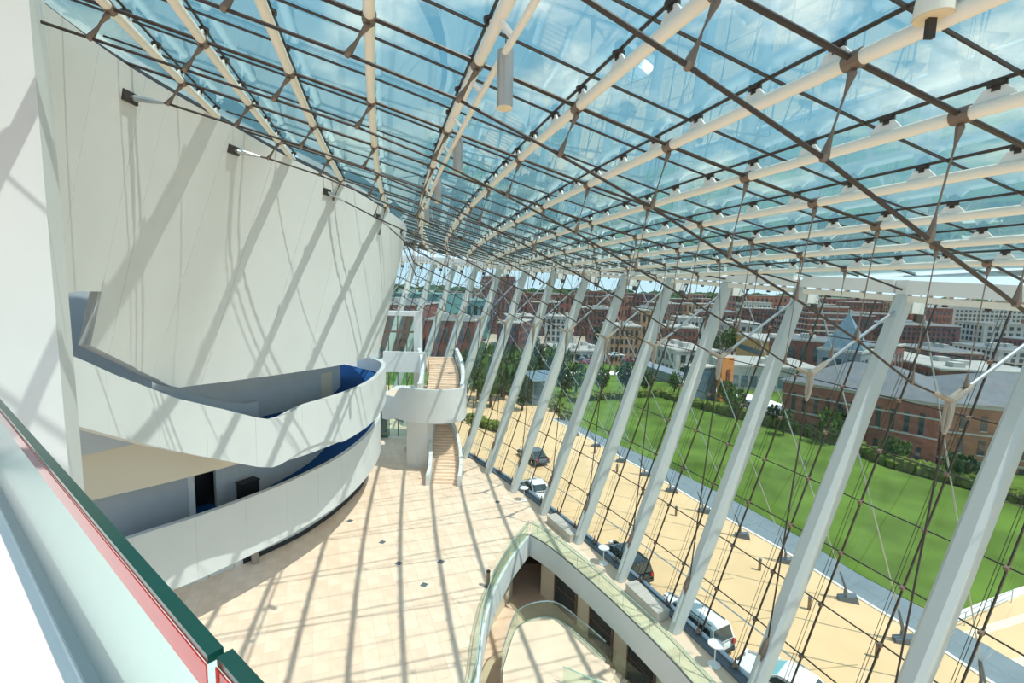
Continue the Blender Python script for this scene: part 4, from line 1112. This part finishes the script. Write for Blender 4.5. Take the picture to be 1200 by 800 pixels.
def trees(pxs, z, lab, group, hr):
    for i, (u, v, hpx) in enumerate(pxs):
        P = G(u, v, z); d = P.y; h = max(hr[0], min(hr[1], hpx*d/FPX)); tree(P, h, random.uniform(.5, .66), lab, group, i)
trees([(560, 470, 60), (575, 478, 70), (588, 466, 55), (590, 470, 66), (612, 462, 60), (630, 455, 50), (547, 462, 60), (570, 448, 60), (600, 450, 70), (640, 452, 50), (655, 446, 50), (612, 482, 40)], PZ-.2, 'leafy green tree in the garden by the plaza, behind the staircase', 'garden trees beside the plaza', (4, 8.5))
trees([(675, 462, 40), (705, 463, 34), (733, 462, 42), (757, 462, 30), (790, 462, 28), (662, 466, 36)], PZ-.2, 'small leafy tree in the shrub bed at the end of the lawn', 'small trees at the lawn end', (3, 7))
trees([(850, 478, 34), (862, 490, 36), (905, 500, 28), (918, 512, 36), (970, 522, 46), (984, 520, 40), (1040, 545, 36), (1052, 548, 34), (1130, 570, 32), (1118, 566, 26)], PZ-.2, 'young green tree along the path before the brick buildings', 'young trees along the path', (3.5, 7))

# ================================================================== BUILDINGS
BR = [mat('brick_%d' % i, c, .85, var=.15, vscale=.8) for i, c in enumerate([(.27, .10, .068), (.20, .07, .055), (.16, .068, .058), (.32, .15, .085), (.36, .22, .13), (.22, .11, .09)])]
CONC = mat('pale_concrete', (.44, .42, .38), .8, var=.06, vscale=.4); ROOFG = mat('grey_roof', (.135, .14, .15), .7, var=.12, vscale=.5); ROOFB = mat('blue_slate_roof', (.13, .19, .23), .6, var=.15, vscale=2)
ROOFW = mat('pale_roof', (.36, .34, .31), .8, var=.1, vscale=.3); TEALR = mat('teal_roof', (.10, .25, .235), .6); ORANGE = mat('orange_panel', (.66, .25, .07), .7, var=.1, vscale=.6); YEL = mat('ochre_wall', (.42, .26, .09), .8); SHED = mat('zinc_cladding', (.25, .28, .32), .4, .4, var=.1, vscale=.8)
GLB = mat('office_glass', (.10, .16, .20), .12, spec=.7)
BL = []
def faces_of(c, wx, wy, ang):
    a = V((math.cos(ang), math.sin(ang), 0)); b = V((-a.y, a.x, 0))
    return [(c-a*wx/2-b*wy/2, a, wx, -b), (c+a*wx/2-b*wy/2, b, wy, a), (c-a*wx/2+b*wy/2, -b, wy, -a), (c+a*wx/2+b*wy/2, -a, wx, b)]
def building(lab, c, wx, wy, z0, z1, ang, wallm, rows, cols, roofm=ROOFG, split=False, sill=CONC, winm=WINDK, wfrac=(.5, .6), bands=None, extra=True, group=None, margin=.05):
    t = thing('building', lab, 'building', (c.x, c.y, z0), group); c = V((c.x, c.y, 0)); BL.append((c.x, c.y, (abs(wx*math.cos(ang))+abs(wy*math.sin(ang)))/2, (abs(wx*math.sin(ang))+abs(wy*math.cos(ang)))/2))
    MB().box((c.x, c.y, (z0+z1)/2), (wx, wy, z1-z0), ang).build('walls', wallm, t)
    rf = MB().box((c.x, c.y, z1+.2), (wx+.4, wy+.4, .4), ang).build('parapet', sill, t)
    MB().box((c.x, c.y, z1+.42), (wx-.5, wy-.5, .06), ang).build('roof', roofm, rf)
    if extra:
        for i in range(3):
            o = V((random.uniform(-.3, .3)*wx, random.uniform(-.3, .3)*wy, 0)); o.rotate(Matrix.Rotation(ang, 3, 'Z'))
            MB().box((c.x+o.x, c.y+o.y, z1+.9), (wx*.12, wy*.14, 1.2), ang).build('roof_unit', CONC, rf)
    joined = MB(); H = (z1-z0)
    for org, d, ln, nr in faces_of(c, wx, wy, ang):
        if nr.dot(CAMP-org) < 0: continue
        cn = max(2, round(cols*ln/max(wx, wy)))
        if bands:
            for i in range(rows+1):
                z = z0+H*i/rows; a = org+nr*.06; MB().bar(V((a.x, a.y, z)), V((a.x, a.y, z))+d*ln, .2, H/rows*bands).build('floor_band', sill, t)
        for i in range(rows):
            for j in range(cn):
                x = ln*(margin+(1-2*margin)*(j+.5)/cn); z = z0+H*(.06+.9*(i+.5)/rows); ww = ln*(1-2*margin)/cn*wfrac[0]; wh = H*.9/rows*wfrac[1]
                p = org+d*x+nr*.03; p.z = z
                if split:
                    wn = MB().bar(p-V((0, 0, wh/2)), p+V((0, 0, wh/2)), ww, .1, nr).build('window', winm, t)
                    MB().bar(p-V((0, 0, wh/2+.12)), p-V((0, 0, wh/2)), ww*1.15, .22, nr).build('window_sill', sill, wn)
                else: joined.bar(p-V((0, 0, wh/2)), p+V((0, 0, wh/2)), ww, .1, nr)
    if joined.v: joined.build('windows', winm, t, kind='stuff')
    return t
GZ = -4.2
def gable(t, c, wx, wy, z1, rise, ang, m, over=.5):
    a = V((math.cos(ang), math.sin(ang), 0)); b = V((-a.y, a.x, 0)); c = V((c.x, c.y, z1)); hx, hy = wx/2+over, wy/2+over
    P = [c-a*hx-b*hy, c+a*hx-b*hy, c+a*hx+b*hy, c-a*hx+b*hy]; r0, r1 = c-a*(hx-min(hx, hy)*.9)+V((0, 0, rise)), c+a*(hx-min(hx, hy)*.9)+V((0, 0, rise))
    MB().add(P+[r0, r1], [(0, 1, 5, 4), (1, 2, 5), (2, 3, 4, 5), (3, 0, 4), (3, 2, 1, 0)]).build('hipped_roof', m, t)
# brick college buildings beyond the lawn
c0 = G(1092, 566, GZ); c1 = G(912, 520, GZ)
d = (c1-c0); ln = d.length; d.normalize(); ang = math.atan2(d.y, d.x); nb_ = V((-d.y, d.x, 0))
if nb_.dot(c0) < 0: nb_ = -nb_
cA = (c0+c1)/2+nb_*7
tA = building('red brick college of two wings with tall windows and grey hipped roofs', cA, ln, 14, GZ, 5.2, ang, BR[0], 2, 11, split=True, wfrac=(.34, .62), extra=False)
gable(tA, cA, ln, 14, 5.6, 3.0, ang, ROOFG)
for z in (1.2, 3.6): 
    p = c0-nb_*.05; MB().bar(V((p.x, p.y, z)), V((p.x, p.y, z))+d*ln, .12, .18).build('stone_band', CONC, tA)
cB0 = c0; cB1 = G(1330, 600, GZ); d2 = (cB1-cB0); l2 = d2.length; d2.normalize(); n2 = V((-d2.y, d2.x, 0))
if n2.dot(c0) < 0: n2 = -n2
cBm = (cB0+cB1)/2+n2*8.5+d2*.5
tB = building('red brick wing with stone bands turning away from the lawn corner', cBm, l2, 16, GZ, 5.4, math.atan2(d2.y, d2.x), BR[3], 3, 8, split=True, wfrac=(.3, .6), extra=False, bands=.06)
gable(tB, cBm, l2, 16, 5.8, 3.0, math.atan2(d2.y, d2.x), ROOFG)
for o in list(tB.children):
    o.parent = tA; o.location = o.location+tB.location-tA.location
bpy.data.objects.remove(tB)
# spired turret house
cS = atY(992, 400, 78); cS.z = 0
tS = building('dark blue slate tower house with a pointed spire among the brick buildings', cS, 6, 6, GZ, 9.0, ang, SHED, 4, 3, ROOFB, split=True, extra=False)
MB().tube((cS.x, cS.y, 9.4), (cS.x, cS.y, 15.2), 4.0, 4, .1).build('spire', ROOFB, tS)
MB().tube((cS.x, cS.y, 15.0), (cS.x, cS.y, 16.6), .08, 5, .02).build('finial', DARK, tS)
cS2 = atY(938, 430, 74)
tS2 = building('flat grey-roofed hall with rounded metal vents behind the brick wing', V((atY(965, 440, 110).x+3, 112, 0)), 24, 12, GZ, 7.2, ang, BR[1], 2, 8, ROOFG)
# named middle-distance pieces
def blk(lab, u0, u1, vt, Y, z0, depth, wallm, rows, cols, ang=0.0, **k):
    a, b = atY(u0, vt, Y), atY(u1, vt, Y); wx = (b.x-a.x); z1 = (a.z+b.z)/2; c = V(((a.x+b.x)/2, Y+depth/2, 0))
    return building(lab, c, wx*.97, depth, z0, z1, ang, wallm, rows, cols, **k)
blk('brown brick apartment tower standing above the rooftops', 566, 602, 324, 260, -8, 14, BR[2], 16, 6, .25)
blk('dark red performing hall with a pale top edge left of the columns', 420, 500, 357, 128, -4, 30, BR[1], 2, 10, -.1, sill=CONC, wfrac=(.2, .2))
blk('teal roofed exhibition hall behind the dark red hall', 440, 522, 345, 165, -6, 40, TEALR, 1, 12, -.1, roofm=TEALR, sill=TEALR, wfrac=(.8, .3))
blk('low teal roofed warehouse seen between the far columns', 528, 572, 352, 222, -6, 30, TEALR, 2, 8, 0, roofm=TEALR)
blk('low dark red brick warehouse behind the garden trees', 500, 560, 376, 120, -4, 20, BR[1], 2, 9, -.05)
blk('white fronted garage building with a dark band behind the lawn trees', 648, 708, 412, 136, -3, 18, CONC, 1, 7, .1, wfrac=(.7, .5), roofm=ROOFW)
blk('long low white building with glazed arcade behind the path', 862, 968, 432, 96, -3, 16, CONC, 1, 9, -.18, wfrac=(.75, .45), roofm=ROOFW, winm=GLB)
blk('cream workshop with pale roof behind the metal pavilion', 786, 842, 412, 115, -3, 20, CONC, 2, 7, .1, roofm=ROOFW)
blk('broad tan roofed depot with glazed clerestory', 905, 990, 402, 140, -4, 26, YEL, 1, 14, -.15, roofm=ROOFW, wfrac=(.85, .25), winm=GLB)
blk('grid fronted red brick block right of the garden', 958, 1000, 360, 190, -6, 22, BR[0], 8, 6, -.2, bands=.22, wfrac=(.6, .5))
blk('plain dark brick block behind the spired tower house', 998, 1052, 368, 252, -6, 30, BR[1], 7, 9, -.2)
blk('large grey office slab with a close window grid on the skyline', 1128, 1260, 362, 268, -8, 30, CONC, 8, 26, -.2, wfrac=(.6, .55))
blk('brown brick slab with small windows under the office slab', 1060, 1130, 382, 200, -7, 28, BR[2], 6, 14, -.2)
blk('orange brick warehouse with arched row of windows', 1040, 1110, 421, 120, -5, 22, BR[3], 3, 10, -.2, split=True, roofm=ROOFW)
blk('framed brick block with pale grid and a yellow neighbour', 1112, 1158, 414, 130, -5, 20, BR[5], 4, 6, -.2, bands=.18, wfrac=(.7, .6))
blk('ochre yellow corner building', 1156, 1184, 414, 160, -5, 18, YEL, 3, 5, -.2)
blk('pale stone building at the end of the brick street', 1184, 1240, 412, 140, -5, 20, CONC, 4, 9, -.2)
blk('low dark flat roofed block behind the brick wings', 1120, 1230, 437, 100, -5, 18, BR[1], 2, 12, -.2, roofm=ROOFW)
# metal pavilion
pv = thing('metal_pavilion', 'angular zinc clad pavilion with a sloping face beside the lawn', 'pavilion', G(766, 452, PZ))
P = [G(u, v, PZ) for u, v in ((741, 441), (793, 449))]; dd_ = (P[1]-P[0]).normalized(); nn2 = V((-dd_.y, dd_.x, 0))
MB().hexa([P[0], P[1], P[1]+nn2*5, P[0]+nn2*5]+[P[0]+V((0, 0, 3.4))+dd_*.8, P[1]+V((0, 0, 1.6)), P[1]+nn2*5+V((0, 0, 1.6)), P[0]+nn2*5+V((0, 0, 3.4))+dd_*.8]).build('cladding', SHED, pv)
for i in range(1, 6):
    a = P[0].lerp(P[1], i/6)-nn2*.02; MB().bar(a, a+V((0, 0, 3.2-1.7*i/6)), .05, .06, nn2).build('seam', GUT, pv)
# orange pylon with glass volume
op = thing('orange_pylon', 'tall orange panel pylon with a dark vertical sign beside a glass entrance', 'pylon', G(848, 470, PZ))
P0 = G(848, 469, PZ); MB().box((P0.x, P0.y, PZ+4.0), (2.6, 1.0, 8.0), .3).build('panel', ORANGE, op); MB().box((P0.x+.3, P0.y-.55, PZ+4.2), (.7, .1, 3.4), .3).build('sign', BR[1], op)
MB().box((P0.x-4, P0.y+1.5, PZ+3.0), (5.0, 3, 6.0), .3).build('glass_volume', GLB, op); MB().box((P0.x-4, P0.y+1.5, PZ+6.1), (5.3, 3.3, .25), .3).build('glass_roof', CONC, op)
# glass kiosk on the plaza
kc = G(632, 474, PZ); kk = thing('glass_kiosk', 'glass roofed lift kiosk with a tilted dark grid roof on the plaza', 'kiosk', kc)
a_ = .35
MB().box((kc.x, kc.y+1, PZ+2.1), (3.2, 3.2, 4.2), a_).build('kiosk_body', GLB, kk)
for sx_ in (-1, 1):
    for sy_ in (-1, 1):
        o = V((sx_*1.9, sy_*1.9, 0)); o.rotate(Matrix.Rotation(a_, 3, 'Z')); MB().tube((kc.x+o.x, kc.y+1+o.y, PZ), (kc.x+o.x, kc.y+1+o.y, PZ+4.6+.35*sy_), .07, 6).build('post', STEEL, kk)
for i in range(4):
    for j in range(4):
        def rp_(x, y):
            o = V((-2.2+1.1*x, -2.4+1.2*y, 0)); o.rotate(Matrix.Rotation(a_, 3, 'Z')); return V((kc.x+o.x, kc.y+1+o.y, PZ+4.45+.22*y))
        MB().hexa([rp_(i+.05, j+.05)+V((0, 0, z)) for z in (0,)]+[rp_(i+.95, j+.05), rp_(i+.95, j+.95), rp_(i+.05, j+.95)]+[p+V((0, 0, .05)) for p in (rp_(i+.05, j+.05), rp_(i+.95, j+.05), rp_(i+.95, j+.95), rp_(i+.05, j+.95))]).build('roof_pane', GLB, kk)
    for q_ in (i, i+1):
        pass
for i in range(5):
    MB().bar(rp_(i, 0), rp_(i, 4), .12, .16).build('roof_bar', STEEL, kk); MB().bar(rp_(0, i), rp_(4, i), .12, .16).build('roof_bar', STEEL, kk)
# further city blocks
rnd = random.Random(3)
desc = ['dark brick', 'red brick', 'tan', 'brown brick', 'grey concrete', 'dull red brick']
mm_ = [BR[2], BR[0], BR[4], BR[1], CONC, BR[5]]
n_ = 0
for row, (Y, zt, z0) in enumerate(((150, 5.5, -6), (200, 8, -7), (260, 11, -8), (340, 13, -9), (450, 14.5, -10), (600, 15.5, -11))):
    x = -.16*Y if row else -.1*Y
    while x < 1.25*Y:
        wd = rnd.uniform(.05, .10)*Y; i = rnd.randrange(6); h = zt+rnd.uniform(-3, 2.2)
        u = pix((x+wd/2, Y, 10))[0]
        
        if any(abs(q[0]-(x+wd/2)) < q[2]+wd*.62 and abs(q[1]-Y-6) < q[3]+20 for q in BL): x += wd*.5; continue
        building('%s block in the %s of the distant city, %s' % (desc[i], ['nearest row', 'second row', 'third row', 'fourth row', 'fifth row', 'farthest row'][row], ['below the skyline', 'among low roofs'][n_ % 2]), V((x+wd/2, Y+rnd.uniform(0, 12), 0)), wd*.86, rnd.uniform(12, 26), z0, h, rnd.uniform(-.3, .1), mm_[i], rnd.randint(3, 5), rnd.randint(6, 10), roofm=rnd.choice([ROOFG, ROOFW, ROOFW]), extra=row < 3, group='blocks of the distant city')
        x += wd*rnd.uniform(1.0, 1.5); n_ += 1
# street trees among the blocks and the tree line on the horizon
for i in range(70):
    Y = rnd.uniform(118, 330); x = rnd.uniform(-.12, 1.15)*Y
    if any(abs(q[0]-x) < q[2]+6 and abs(q[1]-Y) < q[3]+6 for q in BL): continue
    tree(V((x, Y, -5.5)), rnd.uniform(6, 11), rnd.uniform(.6, .9), 'dark green street tree among the distant city blocks', 'street trees in the city', i)
hm = MB()
for i in range(1500):
    a = rnd.uniform(-.75, .85); Y = rnd.uniform(650, 1500); c = V((Y*math.tan(a*.95), Y, 0)); s = rnd.uniform(10, 20)
    base = V((c.x, c.y, rnd.uniform(-16, 2)+Y*.004)); top = base+V((0, 0, s*.9)); P = [base+V((math.cos(t)*s*1.4, math.sin(t)*s*.8, 0)) for t in (0, 1.25, 2.5, 3.75, 5.0)]; Q = [base+V((math.cos(t+.6)*s*.9, math.sin(t+.6)*s*.6, s*.6)) for t in (0, 1.25, 2.5, 3.75, 5.0)]
    hm.add(P+Q+[top], [(j, (j+1) % 5, 5+(j+1) % 5, 5+j) for j in range(5)]+[(5+j, 5+(j+1) % 5, 10) for j in range(5)])
tl = hm.build('tree_line', LEAFS[2], kind='stuff'); tag(tl, 'distant dark green woods along the horizon behind the city', 'woods')
# ------------------------------------------------------------------ thin summer haze over the far city
